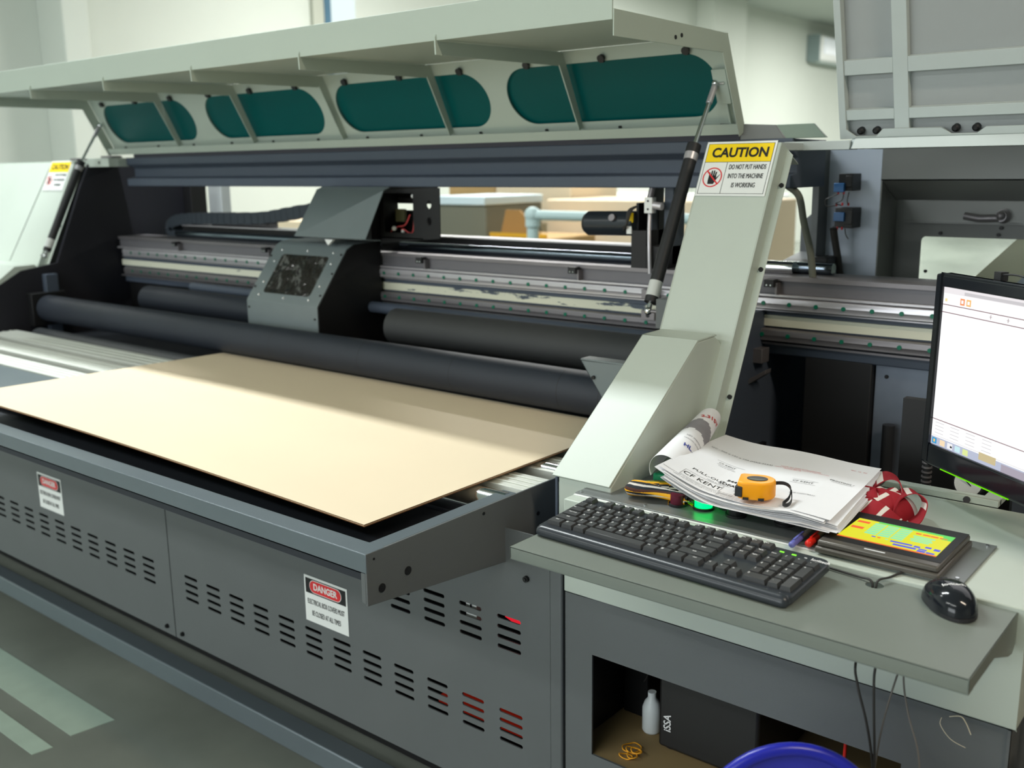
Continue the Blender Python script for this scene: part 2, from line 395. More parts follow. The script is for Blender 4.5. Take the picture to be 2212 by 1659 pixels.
# ================================================================== PRINTING MACHINE
MC = thing('printing_machine', 'long grey corrugated board printing machine with its hood propped open and a table in front', 'printing machine', (-2.5, 1.9, 0))
XR, XL = -1.13, -3.96          # right and left end of the hood
YF = 1.36                      # front face of the cabinets

# --- cabinet front panels with real ventilation slots
def vent_col(x, z):            # four slots, top left corner of the first at (x, z)
    return [stadium(x+.029, z-.004-k*.0205, .058, .0085, 4) for k in range(4)]
def front_panel(x0, x1, z0, z1, cols, extra, bolts):
    holes = []
    for (x, z) in cols: holes += vent_col(x, z)
    b = MB(); b.plate([(x0, z0), (x1, z0), (x1, z1), (x0, z1)], holes+extra, 0.003, (0, YF, 0), X, Z, DARK)
    p = b.build('cabinet_panel', None, MC)
    for (x, z) in bolts:
        c = MB(); c.cyl((x, YF, z), (x, YF-.006, z), .006, n=14); c.cyl((x, YF-.006, z), (x, YF-.0085, z), .0035, n=6); c.build('panel_screw', BLACKP, p, smooth=30)
    return p
colsR = [(-2.233+.0978*k, .4245) for k in range(12)]
colsU = [(-1.649, .622), (-1.551, .622), (-1.453, .622), (-1.355, .622), (-1.257, .622), (-1.159, .622)]
P1 = front_panel(-2.296, -1.032, .228, .80, colsR, [s for (x, z) in colsU[2:] for s in vent_col(x, z)], [(-1.085, .712), (-2.262, .248)])
colsL = [(-2.434-.0975*k, .428) for k in range(14)]
P2 = front_panel(-3.96, -2.300, .228, .80, colsL, [], [(-2.335, .250)])
b = MB(); b.box(-1.032, -1.004, YF-.002, YF+.03, .05, .80); b.build('corner_post', DARK, MC, bevel=.004)
# interior so the slots look into a dark box with a few lit parts
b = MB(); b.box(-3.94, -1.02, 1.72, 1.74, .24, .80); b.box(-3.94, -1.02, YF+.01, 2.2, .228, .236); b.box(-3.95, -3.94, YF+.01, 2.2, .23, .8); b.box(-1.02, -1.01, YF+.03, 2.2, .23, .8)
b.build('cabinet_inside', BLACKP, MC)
b = MB(); b.box(-1.250, -1.222, 1.372, 1.50, .575, .66, WHITE); b.box(-1.238, -1.234, 1.370, 1.372, .60, .65, INK); b.build('control_unit', None, MC, bevel=.002)
b = MB()
for k in range(6): b.tube([(-1.17+.006*k, 1.40, .60), (-1.15+.005*k, 1.41, .585), (-1.11, 1.40, .575+.003*k)], .0035, 6)
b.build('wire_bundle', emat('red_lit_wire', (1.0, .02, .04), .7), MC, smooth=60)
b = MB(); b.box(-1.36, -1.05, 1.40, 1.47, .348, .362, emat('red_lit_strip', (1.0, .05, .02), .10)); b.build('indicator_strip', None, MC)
# lower frame rail and base
b = MB(); b.box(-4.05, -1.0, 1.325, 1.375, .104, .160); b.build('base_rail', LIPM, MC, bevel=.004)
for x in (-3.8, -2.9, -1.8, -1.1):
    for y in (1.95, 2.45):
        b = MB(); b.cyl((x, y, 0), (x, y, .02), .04, n=20); b.cyl((x, y, .02), (x, y, .17), .014, n=12); b.build('levelling_foot', STEELD, MC, smooth=40)
b = MB(); b.box(-4.0, -1.01, 1.42, 2.6, .16, .228); b.build('base_frame', BLACKP, MC)

# --- feed table
b = MB(); b.sheet_x([(1.055, .845), (1.055, .857), (1.013, .857), (1.013, .824), (1.026, .824)], -4.6, -1.136, .0025)
b.build('table_front_edge', LIPM, MC, bevel=.002)
b = MB(); b.prism([(-1.136, 1.0135, .8568), (-1.136, 1.0135, .768), (-1.136, 1.36, .732), (-1.136, 1.52, .732), (-1.136, 1.52, .8568)], (-.004, 0, 0), DARK)
b.box(-1.172, -1.140, 1.020, 1.4, .8545, .8568, LIPM)
b.prism([(-1.140, 1.0135, .823), (-1.150, 1.0135, .823), (-1.150, 1.0135, .772), (-1.140, 1.0135, .770)], (0, .003, 0), DARK)
ap = b.build('table_side_plate', None, MC, bevel=.001)
for (y, z, r) in ((1.045, .79, .0075), (1.105, .80, .0075), (1.30, .845, .003), (1.46, .80, .004), (1.03, .845, .002)):
    c = MB(); c.cyl((-1.1355, y, z), (-1.1345, y, z), r, n=18); c.build('plate_hole', BLACKP, ap, smooth=30)
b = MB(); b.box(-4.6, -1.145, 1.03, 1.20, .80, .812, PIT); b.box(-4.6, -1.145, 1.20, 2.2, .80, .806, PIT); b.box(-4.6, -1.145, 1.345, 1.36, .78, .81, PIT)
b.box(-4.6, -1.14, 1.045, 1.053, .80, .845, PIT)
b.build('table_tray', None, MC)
b = MB(); b.box(-4.6, -1.62, 1.20, 1.425, .83, .850); b.build('table_plate', LIPM, MC, bevel=.002)
for i, (y0, y1, xr) in enumerate(((1.430, 1.512, -1.142), (1.555, 1.650, -1.142), (1.690, 1.800, -1.142))):
    b = MB(); b.box(-4.0 if i < 2 else -4.0, xr, y0, y1, .826, .853); w3 = (y1-y0)/4
    for k in range(1, 4): b.box(-4.0, xr, y0+w3*k-.0022, y0+w3*k+.0022, .853, .8555)
    b.build('table_strip', ALU, MC, bevel=.001)
b = MB(); b.box(-4.0, -1.142, 1.512, 1.555, .80, .815, BLKPL); b.box(-4.0, -1.142, 1.65, 1.69, .80, .815, BLKPL); b.build('strip_gap', None, MC)
for (x0, x1, y, z, r) in ((-2.2, -1.150, 1.385, .822, .036), (-2.2, -1.150, 1.585, .830, .030)):
    b = MB(); b.cyl((x0, y, z), (x1, y, z), r, n=40); b.cyl((x1, y, z), (x1+.004, y, z), r*.72, r*.55, n=30); b.build('chrome_roller', CHROME, MC, smooth=30)
# --- rollers
def roller(nm, x0, x1, y, z, r, m, seams=()):
    b = MB(); b.cyl((x0, y, z), (x1, y, z), r, n=56, m=m); b.cyl((x0-.03, y, z), (x0, y, z), r*.35, n=20, m=STEELD); b.cyl((x1, y, z), (x1+.01, y, z), r*.35, n=20, m=STEELD)
    for x in seams: b.cyl((x, y, z), (x+.0015, y, z), r*1.004, n=56, m=BLACKP, caps=False)
    b.build(nm, None, MC, smooth=35)
roller('feed_roller', -3.97, -1.142, 1.925, .927, .0525, RUBBER, (-1.28, -1.40, -1.75, -2.1, -2.5, -3.0, -3.5))
roller('lower_feed_roller', -3.95, -1.142, 1.865, .812, .045, mat('knurled_roller_rubber', (.05, .055, .06), .5, bump=.9, bscale=220))
roller('rear_roller', -3.62, -2.66, 2.16, .965, .052, RUBBER)
roller('rear_roller', -2.20, -1.142, 2.13, .985, .055, RUBBER2)
b = MB(); b.cyl((-3.4, 2.215, 1.02), (-1.142, 2.215, 1.02), .018, n=20); b.build('tie_rod', BEAMM, MC, smooth=35)
b = MB(); b.prism([(-1.322, 1.865, 1.019), (-1.15, 1.865, 1.019), (-1.15, 1.865, .90), (-1.235, 1.865, .90)], (0, .004, 0)); b.box(-1.322, -1.15, 1.865, 1.90, 1.019, 1.023)
g = b.build('roller_guard', CARR, MC, bevel=.001)
b = MB(); b.cyl((-1.285, 1.865, .982), (-1.285, 1.860, .982), .0045, n=12); b.build('guard_screw', BLACKP, g)

# --- rail beam (cross beam that carries the print carriage)
RY = 2.27
b = MB(); b.box(-4.0, .6, RY+.012, 2.46, 1.00, 1.185); b.build('rail_beam', BEAMM, MC, bevel=.003)
b = MB(); b.box(-4.0, .6, RY-.006, 2.40, 1.182, 1.192, STEELD); b.box(-4.0, .6, RY+.002, RY+.012, 1.150, 1.182, mat('grey_channel', (.17, .165, .18), .5, metal=.3)); b.build('beam_channel', None, MC)
b = MB(); b.box(-4.0, .6, RY-.012, RY+.012, 1.1435, 1.1495); b.build('rail_ledge', STEEL, MC, bevel=.001)
def guide_rail(z, h, m):
    b = MB(); b.px([(RY-.014, z-h*.42), (RY-.014, z-h*.10), (RY-.016, z+h*.0), (RY-.014, z+h*.42), (RY-.008, z+h*.5), (RY+.012, z+h*.5), (RY+.012, z-h*.5), (RY-.008, z-h*.5)], -3.96, .55, m)
    return b.build('guide_rail', None, MC, bevel=.0006)
g1 = guide_rail(1.127, .030, STEEL); g2 = guide_rail(1.050, .030, STEELD)
def plugs(par, z):
    x = -2.31+.0659*(-24); n = 0
    while x < .5 and n < 60:
        b = MB(); b.cyl((x, RY-.0125, z), (x, RY-.0175, z), .0052, n=12); b.build('rail_plug', GREENPLUG, par); x += .0659; n += 1
plugs(g1, 1.1275); plugs(g2, 1.0515)
b = MB(); b.box(-4.0, .6, RY+.006, RY+.012, 1.106, 1.109); b.build('rail_ledge', STEEL, MC)
b = MB(); b.box(-4.0, -2.40, RY+.004, RY+.012, 1.071, 1.0945); b.build('belt_strip', CREAMC, MC)
b = MB(); b.box(-2.40, -1.1, RY+.004, RY+.012, 1.071, 1.0945); b.build('belt_strip', CREAM, MC)
b = MB(); b.box(-1.1, .6, RY+.004, RY+.012, 1.070, 1.096); b.build('belt_strip', CREAMC, MC)
b = MB(); b.box(-4.0, .6, RY-.004, RY+.012, 1.026, 1.031); b.build('rail_ledge', STEELD, MC)
for x in (-3.55, -2.98, -2.205, -1.62, -1.04, -.47):
    b = MB(); b.box(x-.012, x+.012, RY-.03, RY, 1.168, 1.186, BLKPL); b.cyl((x-.005, RY-.031, 1.173), (x-.005, RY-.029, 1.173), .0022, n=8, m=CHROME); b.cyl((x+.005, RY-.031, 1.173), (x+.005, RY-.029, 1.173), .0022, n=8, m=CHROME)
    b.box(x+.012, x+.017, RY-.02, RY+.002, 1.150, 1.178, STEELD); b.build('sensor_block', None, MC)
# drive shaft and its cover rail
b = MB(); b.cyl((-3.7, 2.36, 1.206), (-.93, 2.36, 1.206), .0145, n=28); b.build('drive_shaft', mat('polished_shaft', (.25, .30, .36), .16, metal=1.0), MC, smooth=35)
b = MB(); b.box(-3.72, -1.36, 2.40, 2.46, 1.19, 1.236, BLACKP); b.box(-3.72, -1.36, 2.395, 2.465, 1.236, 1.240, STEEL); b.build('shaft_cover', None, MC)

# --- top beam under the hood
b = MB(); b.px([(2.252, 1.513), (2.252, 1.484), (2.285, 1.470), (2.285, 1.436), (2.25, 1.430), (2.25, 1.400), (2.45, 1.400), (2.45, 1.512)], -3.86, -1.0)
b.build('top_beam', BEAMM, MC, bevel=.003)
b = MB(); b.box(-3.80, -1.135, 2.252, 2.255, 1.513, 1.5365); b.build('beam_gap_shade_strip', mat('gap_shade_dark', (.045, .045, .06), .7), MC)  # closes the gap under the hood; shadow tone put into its colour
b = MB(); b.prism([(-1.19, 2.256, 1.513), (-1.022, 2.256, 1.513), (-1.048, 2.256, 1.545), (-1.19, 2.256, 1.553)], (0, .012, 0)); b.build('beam_cover', REARM, MC, bevel=.001)
b = MB(); b.prism([(-1.019, 2.256, 1.513), (-.923, 2.256, 1.513), (-.955, 2.256, 1.545), (-1.045, 2.256, 1.545)], (0, .012, 0)); b.build('beam_cover', mat('green_grey_cover_paint', srgb(132, 148, 134), .5), MC, bevel=.001)
b = MB(); b.box(-4.05, -3.86, 2.175, 2.30, 1.478, 1.512, LIGHT); b.cyl((-3.93, 2.174, 1.495), (-3.93, 2.172, 1.495), .005, n=10, m=BLACKP); b.build('hinge_bar', None, MC, bevel=.002)
b = MB(); b.box(-3.98, -3.90, 2.21, 2.26, 1.512, 1.522); b.box(-4.08, -4.02, 2.13, 2.17, 1.506, 1.514); b.build('hinge_plate', STEELD, MC, bevel=.002)

# --- hood
HA, HB, HC, HD = (1.70, 1.802), (1.70, 1.731), (2.165, 1.743), (2.268, 1.538)
b = MB(); b.sheet_x([HA, HB], XL, XR, -.004); b.sheet_x([(HB[0], HB[1]+.002), (HC[0]+.004, HC[1]+.002)], XL, XR, .004)
hood = b.build('hood', HOODM, MC, bevel=.001)
# pane panel with four real openings
pu = V((1, 0, 0)); pv = V((0, HC[0]-HD[0], HC[1]-HD[1])); PVL = pv.length; pv.normalize()
po = V((0, HD[0], HD[1]))
wins = []
for k in range(4):
    cx = -1.495-.7055*k; wins.append((cx, .116, (.642, .632, .624, .600)[k], .160))
b = MB(); b.plate([(XL, 0), (XR, 0), (XR, PVL), (XL, PVL)], [stadium(cx, cy, ww, hh, 14) for cx, cy, ww, hh in wins], .003, po, pu, pv, HOODM)
wp = b.build('window_panel', None, hood)
pn = pu.cross(pv).normalized()      # faces towards the back or front
if pn.y > 0: pn = -pn
for cx, cy, ww, hh in wins:
    b = MB(); b.plate(stadium(cx, cy, ww+.05, hh+.04, 10), [], .003, po-pn*.012, pu, pv, TEAL); b.build('tinted_pane', None, hood)
for k in range(12):
    x = -1.238-.2385*k
    for q, vv in ((0, .206), (1, .012)):
        c = po+pu*x+pv*vv+pn*.003
        b = MB(); b.cyl(c, c+pn*.010, .0085 if q == 0 else .006, .010 if q == 0 else .004, n=14); b.cyl(c-pv*(.012 if q == 0 else -.010), c, .0045, n=8); b.build('pane_clamp', BLKPL, hood, smooth=40)
for k in range(12):
    x = -1.30-.2385*k; c = po+pu*x+pv*.004+pn*.012
    b = MB(); b.obox(c, pu, pv, pn, .022, .014, .02, STEELD); b.build('hinge_tab', None, hood)
b = MB(); b.prism([V((XL, 0, 0))+po, V((XL, 0, 0))+po+pn*.028-pv*.0, V((XL, 0, 0))+po+pn*.028+pv*.026, V((XL, 0, 0))+po+pn*.025+pv*.026, V((XL, 0, 0))+po+pn*.025+pv*.004, V((XL, 0, 0))+po+pv*.004], (XR-XL, 0, 0)); b.build('hood_bottom_flange', HOODM, hood)
# ribs: bent strips under the top and down the pane panel, with a small hook over the front lip
def rib(x, full=False):
    b = MB(); t = .004; d = .030
    b.prism([(x, HB[0]-.002, HB[1]-.001), (x, HC[0], HC[1]-.001), (x, HC[0]-.018, HC[1]-d-.006), (x, HB[0]-.002, HB[1]-d)], (t, 0, 0))
    q0 = V((x, HC[0], HC[1])); q1 = V((x, HD[0], HD[1]))+pv*.022
    b.prism([q0+X*.0004, q1+X*.0004, q1+pn*.020+X*.0004, q0+pn*.024-Z*.010+X*.0004], (t-.0008, 0, 0))
    b.prism([(x, HB[0]-.002, HB[1]+.018), (x, HB[0]-.002, HB[1]-d), (x, HB[0]-.006, HB[1]-d), (x, HB[0]-.008, HB[1]+.006)], (t, 0, 0))
    return b.build('rib', HOODM, hood)
for k in range(1, 6): rib(-1.13-.4665*k)
def end_cap(x, s):
    b = MB(); b.prism([(x, HB[0]-.002, HB[1]+.02), (x, HC[0], HC[1]+.004), (x, HC[0]-.020, HC[1]-.040), (x, HB[0]-.002, HB[1]-.030)], (.003*s, 0, 0))
    q0 = V((x, HC[0], HC[1])); q1 = V((x, HD[0], HD[1]-.003))
    b.prism([q0+X*.0004*s, q1+X*.0004*s, q1+pn*.034+X*.0004*s, q0+pn*.034-Z*.012+X*.0004*s], (.0022*s, 0, 0)); return b.build('hood_end_flange', HOODM, hood, bevel=.0008)
end_cap(XR, 1); end_cap(XL, -1)
b = MB()
for (y, z) in ((1.93, 1.718), (1.955, 1.724)): b.cyl((XR+.003, y, z), (XR+.0042, y, z), .0045, n=14)
b.build('flange_hole', BLACKP, hood)
b = MB(); c = po+pu*(XR-.030)+pv*.115+pn*.012; b.obox(c, pu, pv, pn, .036, .085, .012); b.obox(c-pv*.075+pu*.004, pu, pv, pn, .006, .075, .010); b.build('spring_mount', HOODM, hood, bevel=.001)
# gas springs
def gas_spring(x, sx):
    a, m1, e = V((x, 2.196, 1.642)), V((x, 2.097, 1.492)), V((x, 1.913, 1.139)); d = (e-m1).normalized()
    b = MB(); b.cyl(a, m1, .0055, n=14, m=CHROME); b.sphere(a, .010, CHROME); b.cyl(a, a+(m1-a).normalized()*.055, .0075, n=12, m=STEEL); b.cyl(a, a+X*.022*sx, .004, n=10, m=CHROME)
    b.cyl(m1, e-d*.020, .0150, n=28, m=BLKPL); b.cyl(m1-d*.010, m1+d*.012, .0165, n=28, m=BLKPL); b.cyl(m1+d*.012, m1+d*.030, .0158, n=28, m=STEEL)
    b.cyl(e-d*.070, e-d*.034, .0153, n=28, m=mat('spring_label', (.6, .62, .6), .4), caps=False)
    b.cyl(e-d*.022, e, .006, n=12, m=CHROME); b.sphere(e, .009, CHROME); b.cyl(e, e+X*.03*sx, .004, n=10, m=STEELD)
    b.build('gas_spring', None, MC, smooth=35)
gas_spring(-1.172, 1); gas_spring(-3.935, -1)
b = MB(); b.box(-1.142, -1.094, 1.895, 1.955, 1.105, 1.17, DARK); b.build('spring_bracket', None, MC, bevel=.001)
for z in (1.13, 1.075):
    b = MB(); b.box(-1.385, -1.345, RY-.045, RY-.012, z-.012, z+.012, STEELD); b.cyl((-1.365, RY-.0455, z), (-1.365, RY-.044, z), .006, n=14, m=BLACKP); b.build('slide_block', None, MC, bevel=.001)

# --- inclined side pillars:  y = 1.94 + .485 (z - 1.10)
PY0 = [1.94, 1.10]
def py(z): return PY0[0]+.485*(z-PY0[1])
PU, PVv = X, V((0, .485, 1)).normalized(); PN = PU.cross(PVv)      # outward normal (towards the operator)
if PN.y > 0: PN = -PN
def pt(x, z, d=0): return V((x, py(z), z))+PN*d
def pillar(xa, xb, side):
    # front sheet, return flange on one side, narrow lip
    b = MB(); zt = PY0[1]+.403; zt = 1.500 if side > 0 else 1.503; zb = .86
    b.prism([pt(xa, zb), pt(xb, zb), pt(xb, zt), pt(xa, zt)], -PN*.003)
    xo = xb if side > 0 else xb
    b.prism([pt(xb, zb), pt(xb, zt), pt(xb, zt, -.032), pt(xb, zb, -.032)], (-.003, 0, 0))
    b.prism([pt(xb, zb, -.032), pt(xb, zt, -.032), pt(xb+.016, zt-.012, -.032), pt(xb+.016, zb, -.032)], -PN*.003)
    b.prism([pt(xa, zb), pt(xa, zt), pt(xa, zt, -.06), pt(xa, zb, -.06)], (.003, 0, 0))
    b.prism([pt(xa, zt), pt(xb, zt), pt(xb, zt, -.10)+Z*.0, pt(xa, zt, -.10)], (0, 0, -.003))
    o = b.build('side_pillar', LIGHT, MC, bevel=.0015)
    for z in (1.425, 1.257, 1.01):
        c = MB(); c.cyl(pt(xb+.008, z, -.032), pt(xb+.008, z, -.028), .0048, n=12); c.build('pillar_screw', BLACKP, o)
    return o
PLF = pillar(-4.9, -4.052, -1)
b = MB(); b.prism([pt(-4.238, 1.50, .0006), pt(-4.236, 1.50, .0006), pt(-4.30, 1.10, .0006), pt(-4.302, 1.10, .0006)], -PN*.002); b.build('panel_seam', BLACKP, PLF)
def caution_sign(par, o, k=1.0):
    # frame: u = +x, v = up the pillar; o = lower left corner, .172 x .133
    u, v = PU*k, PVv*k; W, H = .172, .133
    b = MB(); P = lambda a, c: o+u*a+v*c
    def quad(a0, a1, c0, c1, m, kk): b.prism([P(a0, c0), P(a1, c0), P(a1, c1), P(a0, c1)], PN*kk, m)
    quad(0, W, 0, H, WHITE, .0004); quad(.006, W-.006, .083, H-.006, YEL, .0008)
    for (a0, a1, c0, c1) in ((.005, W-.005, H-.006, H-.0052), (.005, W-.005, .0052, .006), (.005, .0058, .005, H-.005), (W-.0058, W-.005, .005, H-.005), (.005, W-.005, .0822, .083), (.062, .0628, .005, .083)):
        quad(a0, a1, c0, c1, INK, .0009)
    n2 = PU.cross(PVv); sg = 1 if n2.dot(PN) > 0 else -1
    T = lambda s, sz, a, c, m=INK, xs=1.0, bd=.0, sh=0: b.text(s, sz, P(a, c), u, v, m, xs=xs, bold=bd, lift=.0013*sg, shear=sh)
    T('CAUTION', .032, W/2+.002, .1045, xs=.96, bd=.03)
    T('DO NOT PUT HANDS', .0165, .1145, .0695, xs=.56, bd=0); T('INTO THE MACHINE', .0165, .1145, .0475, xs=.56, bd=0); T('IS WORKING', .0165, .1145, .0255, xs=.60, bd=0)
    c = P(.0335, .045); b.ring(c+PN*.0008, PN, .0215*k, .0240*k, .0006, m=RED)
    # open hand: palm, four fingers and a thumb
    palm = [(-.0085, -.016), (.006, -.016), (.0095, -.006), (.009, .004), (-.009, .004), (-.0095, -.008)]
    b.prism([c+u*a+v*d for a, d in palm], PN*.0012, INK)
    for a, l, ti in ((-.0075, .010, -.10), (-.0028, .0145, -.03), (.0019, .0148, .03), (.0064, .0115, .1)):
        q0 = c+u*a+v*.002; q1 = q0+u*ti*l+v*l; b.prism([q0-u*.0018, q0+u*.0018, q1+u*.0014, q1-u*.0014], PN*.0012, INK)
    q0 = c+u*.007-v*.007; q1 = c+u*.0175+v*.006; b.prism([q0-v*.004, q1-u*.001-v*.001, q1+u*.0005+v*.002, q0+v*.003], PN*.0012, INK)
    d0 = c+(-u+v).normalized()*.023*k; d1 = c-(-u+v).normalized()*.023*k; kw = (u+v).normalized()*.0015*k
    b.prism([d0-kw, d0+kw, d1+kw, d1-kw], PN*.0018, RED)
    b.build('caution_sign', None, par)
caution_sign(PLF, pt(-4.238, 1.3845, .0005))
PY0[:] = [1.8333, 1.1196]      # the right pillar stands a little nearer to the operator
PR = pillar(-1.094, -.921, 1)
caution_sign(PR, pt(-1.0915, 1.3905, .0005), .945)

# --- wedge shaped foot cover of each pillar
def foot_cover(x0, x1, flip=False):
    P = [(1.426, .886), (1.426, .897), (1.728, 1.117), (1.800, 1.1185), (1.847, 1.084), (1.850, .886)]
    b = MB(); b.px(P, x0, x1); o = b.build('foot_cover', LIGHT, MC, bevel=.002)
    return o
foot_cover(-1.060, -.945)
b = MB(); b.box(-1.060, -1.002, 1.426, 1.85, .70, .888); b.build('foot_base', LIGHT, MC, bevel=.001)
b = MB(); b.px([(1.420, .9005), (1.728, 1.1205), (1.730, 1.1175), (1.423, .8975)], -1.071, -.945); b.px([(1.728, 1.1205), (1.804, 1.1225), (1.804, 1.1195), (1.728, 1.1175)], -1.071, -.945); b.build('foot_cover_top', LIGHT, MC, bevel=.0008)
b = MB(); b.px([(1.426, .70), (1.426, .895), (1.728, 1.115), (1.905, 1.116), (2.6, 1.1), (2.6, .70)], -1.068, -1.063); b.build('inner_side_plate', BEAMM, MC)
b = MB(); b.px([(1.509, .866), (1.829, 1.098), (1.905, 1.100), (1.955, 1.062), (1.95, 1.03), (1.90, 1.060), (1.84, 1.060), (1.53, .835)], -4.9, -4.02); b.build('foot_cover', LIGHT, MC)
# left end wall and its inside
b = MB(); b.px([(1.45, .70), (1.45, .86), (1.85, 1.08), (2.00, 1.10), (2.13, 1.40), (2.18, 1.50), (2.68, 1.50), (2.68, .70)], -4.03, -4.015); b.build('end_wall', mat('dark_blue_wall_paint', (.012, .012, .018), .6), MC)
b = MB(); b.box(-4.015, -3.985, 1.93, 1.98, .80, 1.06, BEAMM); b.box(-4.015, -3.975, 1.86, 2.0, .86, .99, BLACKP); b.build('roller_bearing', None, MC, bevel=.002)
b = MB(); b.box(-4.9, -4.03, 1.55, 2.6, .05, 1.05); b.box(-4.9, -4.06, 2.17, 2.68, 1.05, 1.47); b.build('left_end_cabinet', BEAMM, MC)
b = MB(); b.box(-4.01, -3.95, 2.60, 2.68, .9, 1.48, BLACKP); b.box(-4.04, -3.94, 2.75, 2.80, .3, 1.48, mat('pale_rear_post', (.45, .48, .48), .5)); b.build('rear_post', None, MC, bevel=.002)
b = MB(); b.box(-4.0, -3.35, 2.48, 2.50, 1.0, 1.12); b.build('rear_guard', BEAMM, MC)

# --- print carriage
cx0, cx1, cyf, cyb = -2.752, -2.400, 1.99, 2.262
prof = [(cyf, .90), (cyf, 1.042), (2.113, 1.203), (2.135, 1.222), (cyb-.01, 1.226), (cyb-.01, .90)]
b = MB(); b.px([(cyf, .90), (cyf, 1.0435), (2.120, 1.212), (2.150, 1.226), (2.255, 1.228), (2.255, 1.224), (2.152, 1.222), (2.124, 1.208), (cyf+.004, 1.041), (cyf+.004, .90)], cx0, cx1)
car = b.build('print_carriage', CARR, MC, bevel=.001)
b = MB(); b.px([(cyf+.002, .90), (cyf+.002, 1.041), (2.120, 1.209), (2.152, 1.224), (cyb, 1.228), (cyb, .90)], cx1, cx1+.004, BLACKP)
b.build('carriage_side_plate', None, car)
b = MB(); b.px([(cyf+.002, .90), (cyf+.002, 1.041), (2.120, 1.209), (2.152, 1.224), (cyb, 1.226), (cyb, .90)], cx0-.002, cx0, BLACKP); b.build('carriage_side_plate', None, car)
cu_, cv_ = X, V((0, 2.120-cyf, 1.212-1.0435)).normalized(); cn = cu_.cross(cv_); cn = -cn if cn.y > 0 else cn
co = V((cx0, cyf, 1.0435))
def cpt(a, c, d=0): return co+cu_*a+cv_*c+cn*d
b = MB(); b.plate(stadium(.178, .106, .232, .148, 4, r=.012), [], .001, cpt(0, 0, .0008), cu_, cv_, SMOKE); b.build('carriage_window', None, car)
for i, (a, c) in enumerate([(.050, .022), (.178, .018), (.300, .020), (.050, .195), (.178, .197), (.304, .195), (.040, .070), (.040, .150), (.318, .072), (.318, .155)]):
    b = MB(); b.sphere(cpt(a, c, .001), .0042, n=10, k=6); b.build('window_screw', mat('bright_screw', (.85, .87, .88), .2, metal=.6), car, smooth=60)
for (a, c) in ((.010, .05), (.008, .17), (.342, .04), (.345, .12), (.343, .19)):
    b = MB(); b.cyl(cpt(a, c, 0), cpt(a, c, .003), .0035, n=10); b.build('cover_screw', BLKPL, car)
for (x, z) in ((cx0+.012, 1.02), (cx1-.012, 1.005)):
    b = MB(); b.cyl((x, cyf, z), (x, cyf-.003, z), .0035, n=10); b.build('cover_screw', BLKPL, car)
# tilted cover sheet above and electronics box
b = MB(); b.prism([(-2.628, 2.10, 1.246), (-2.290, 2.10, 1.246), (-2.285, 2.18, 1.392), (-2.600, 2.18, 1.392)], (0, .003, .001)); b.prism([(-2.600, 2.18, 1.392), (-2.285, 2.18, 1.392), (-2.285, 2.205, 1.402), (-2.600, 2.205, 1.402)], (0, .003, -.003)); b.build('carriage_top_cover', CARR, car, bevel=.001)
b = MB(); b.plate([(-2.381, 1.222), (-2.119, 1.246), (-2.117, 1.398), (-2.381, 1.394)], [stadium(-2.296, 1.320, .130, .122, 3, .003), stadium(-2.163, 1.347, .020, .026, 6), stadium(-2.163, 1.297, .020, .026, 6)], .003, (0, 2.25, 0), X, Z, BLACKP)
b.box(-2.381, -2.378, 2.25, 2.33, 1.20, 1.394, BLACKP); b.box(-2.381, -2.19, 2.25, 2.33, 1.240, 1.244, BLACKP); b.box(-2.42, -2.20, 2.33, 2.332, 1.244, 1.325, BLACKP); b.box(-2.42, -2.20, 2.33, 2.332, 1.346, 1.398, BLACKP)
b.box(-2.60, -2.381, 2.21, 2.30, 1.235, 1.39, BLACKP)
b.build('electronics_box', None, car)
b = MB(); b.tube(smoothpath([(-2.35, 2.27, 1.235), (-2.34, 2.26, 1.262), (-2.32, 2.265, 1.275), (-2.28, 2.262, 1.283), (-2.255, 2.26, 1.315)]), .0022, 6, REDINK)
b.tube(smoothpath([(-2.30, 2.27, 1.25), (-2.29, 2.26, 1.27), (-2.25, 2.265, 1.262), (-2.235, 2.26, 1.36)]), .0022, 6, REDINK)
b.sphere((-2.325, 2.258, 1.271), .008, WHITE); b.sphere((-2.29, 2.262, 1.262), .006, WHITE); b.sphere((-2.24, 2.262, 1.372), .007, WHITE); b.box(-2.35, -2.31, 2.29, 2.30, 1.29, 1.33, mat('olive_board', (.12, .12, .06), .6))
b.build('wiring', None, car, smooth=50)
b = MB(); b.sphere((-2.392, 2.19, 1.345), .007, WHITE); b.sphere((-2.392, 2.19, 1.295), .003, WHITE); b.prism([(-2.49, 2.11, 1.240), (-2.45, 2.11, 1.240), (-2.475, 2.11, 1.222)], (0, .01, 0), WHITE); b.build('print_head_fittings', None, car, smooth=50)

# --- cable chain behind
pth = smoothpath([(-2.62, 2.42, 1.345), (-2.95, 2.42, 1.308), (-3.20, 2.42, 1.278), (-3.50, 2.42, 1.270), (-3.72, 2.42, 1.262), (-3.81, 2.42, 1.235), (-3.80, 2.42, 1.20), (-3.70, 2.42, 1.185)], 7)
ch = None
b = MB(); h = .023
for i in range(len(pth)-1):
    p, q = pth[i], pth[i+1]; d = (q-p).normalized(); nn = V((-d.z, 0, d.x)); b.obox((p+q)/2, d, Y, nn, (q-p).length*.96, .06, h*2*(1 if i % 2 else .93))
b.build('cable_chain', mat('chain_plastic', (.035, .045, .058), .5), MC)
b = MB(); b.box(-3.62, -3.19, 2.47, 2.475, 1.20, 1.268); b.cyl((-3.25, 2.47, 1.252), (-3.25, 2.465, 1.252), .007, n=10, m=STEELD); b.build('chain_tray', REARM, MC)

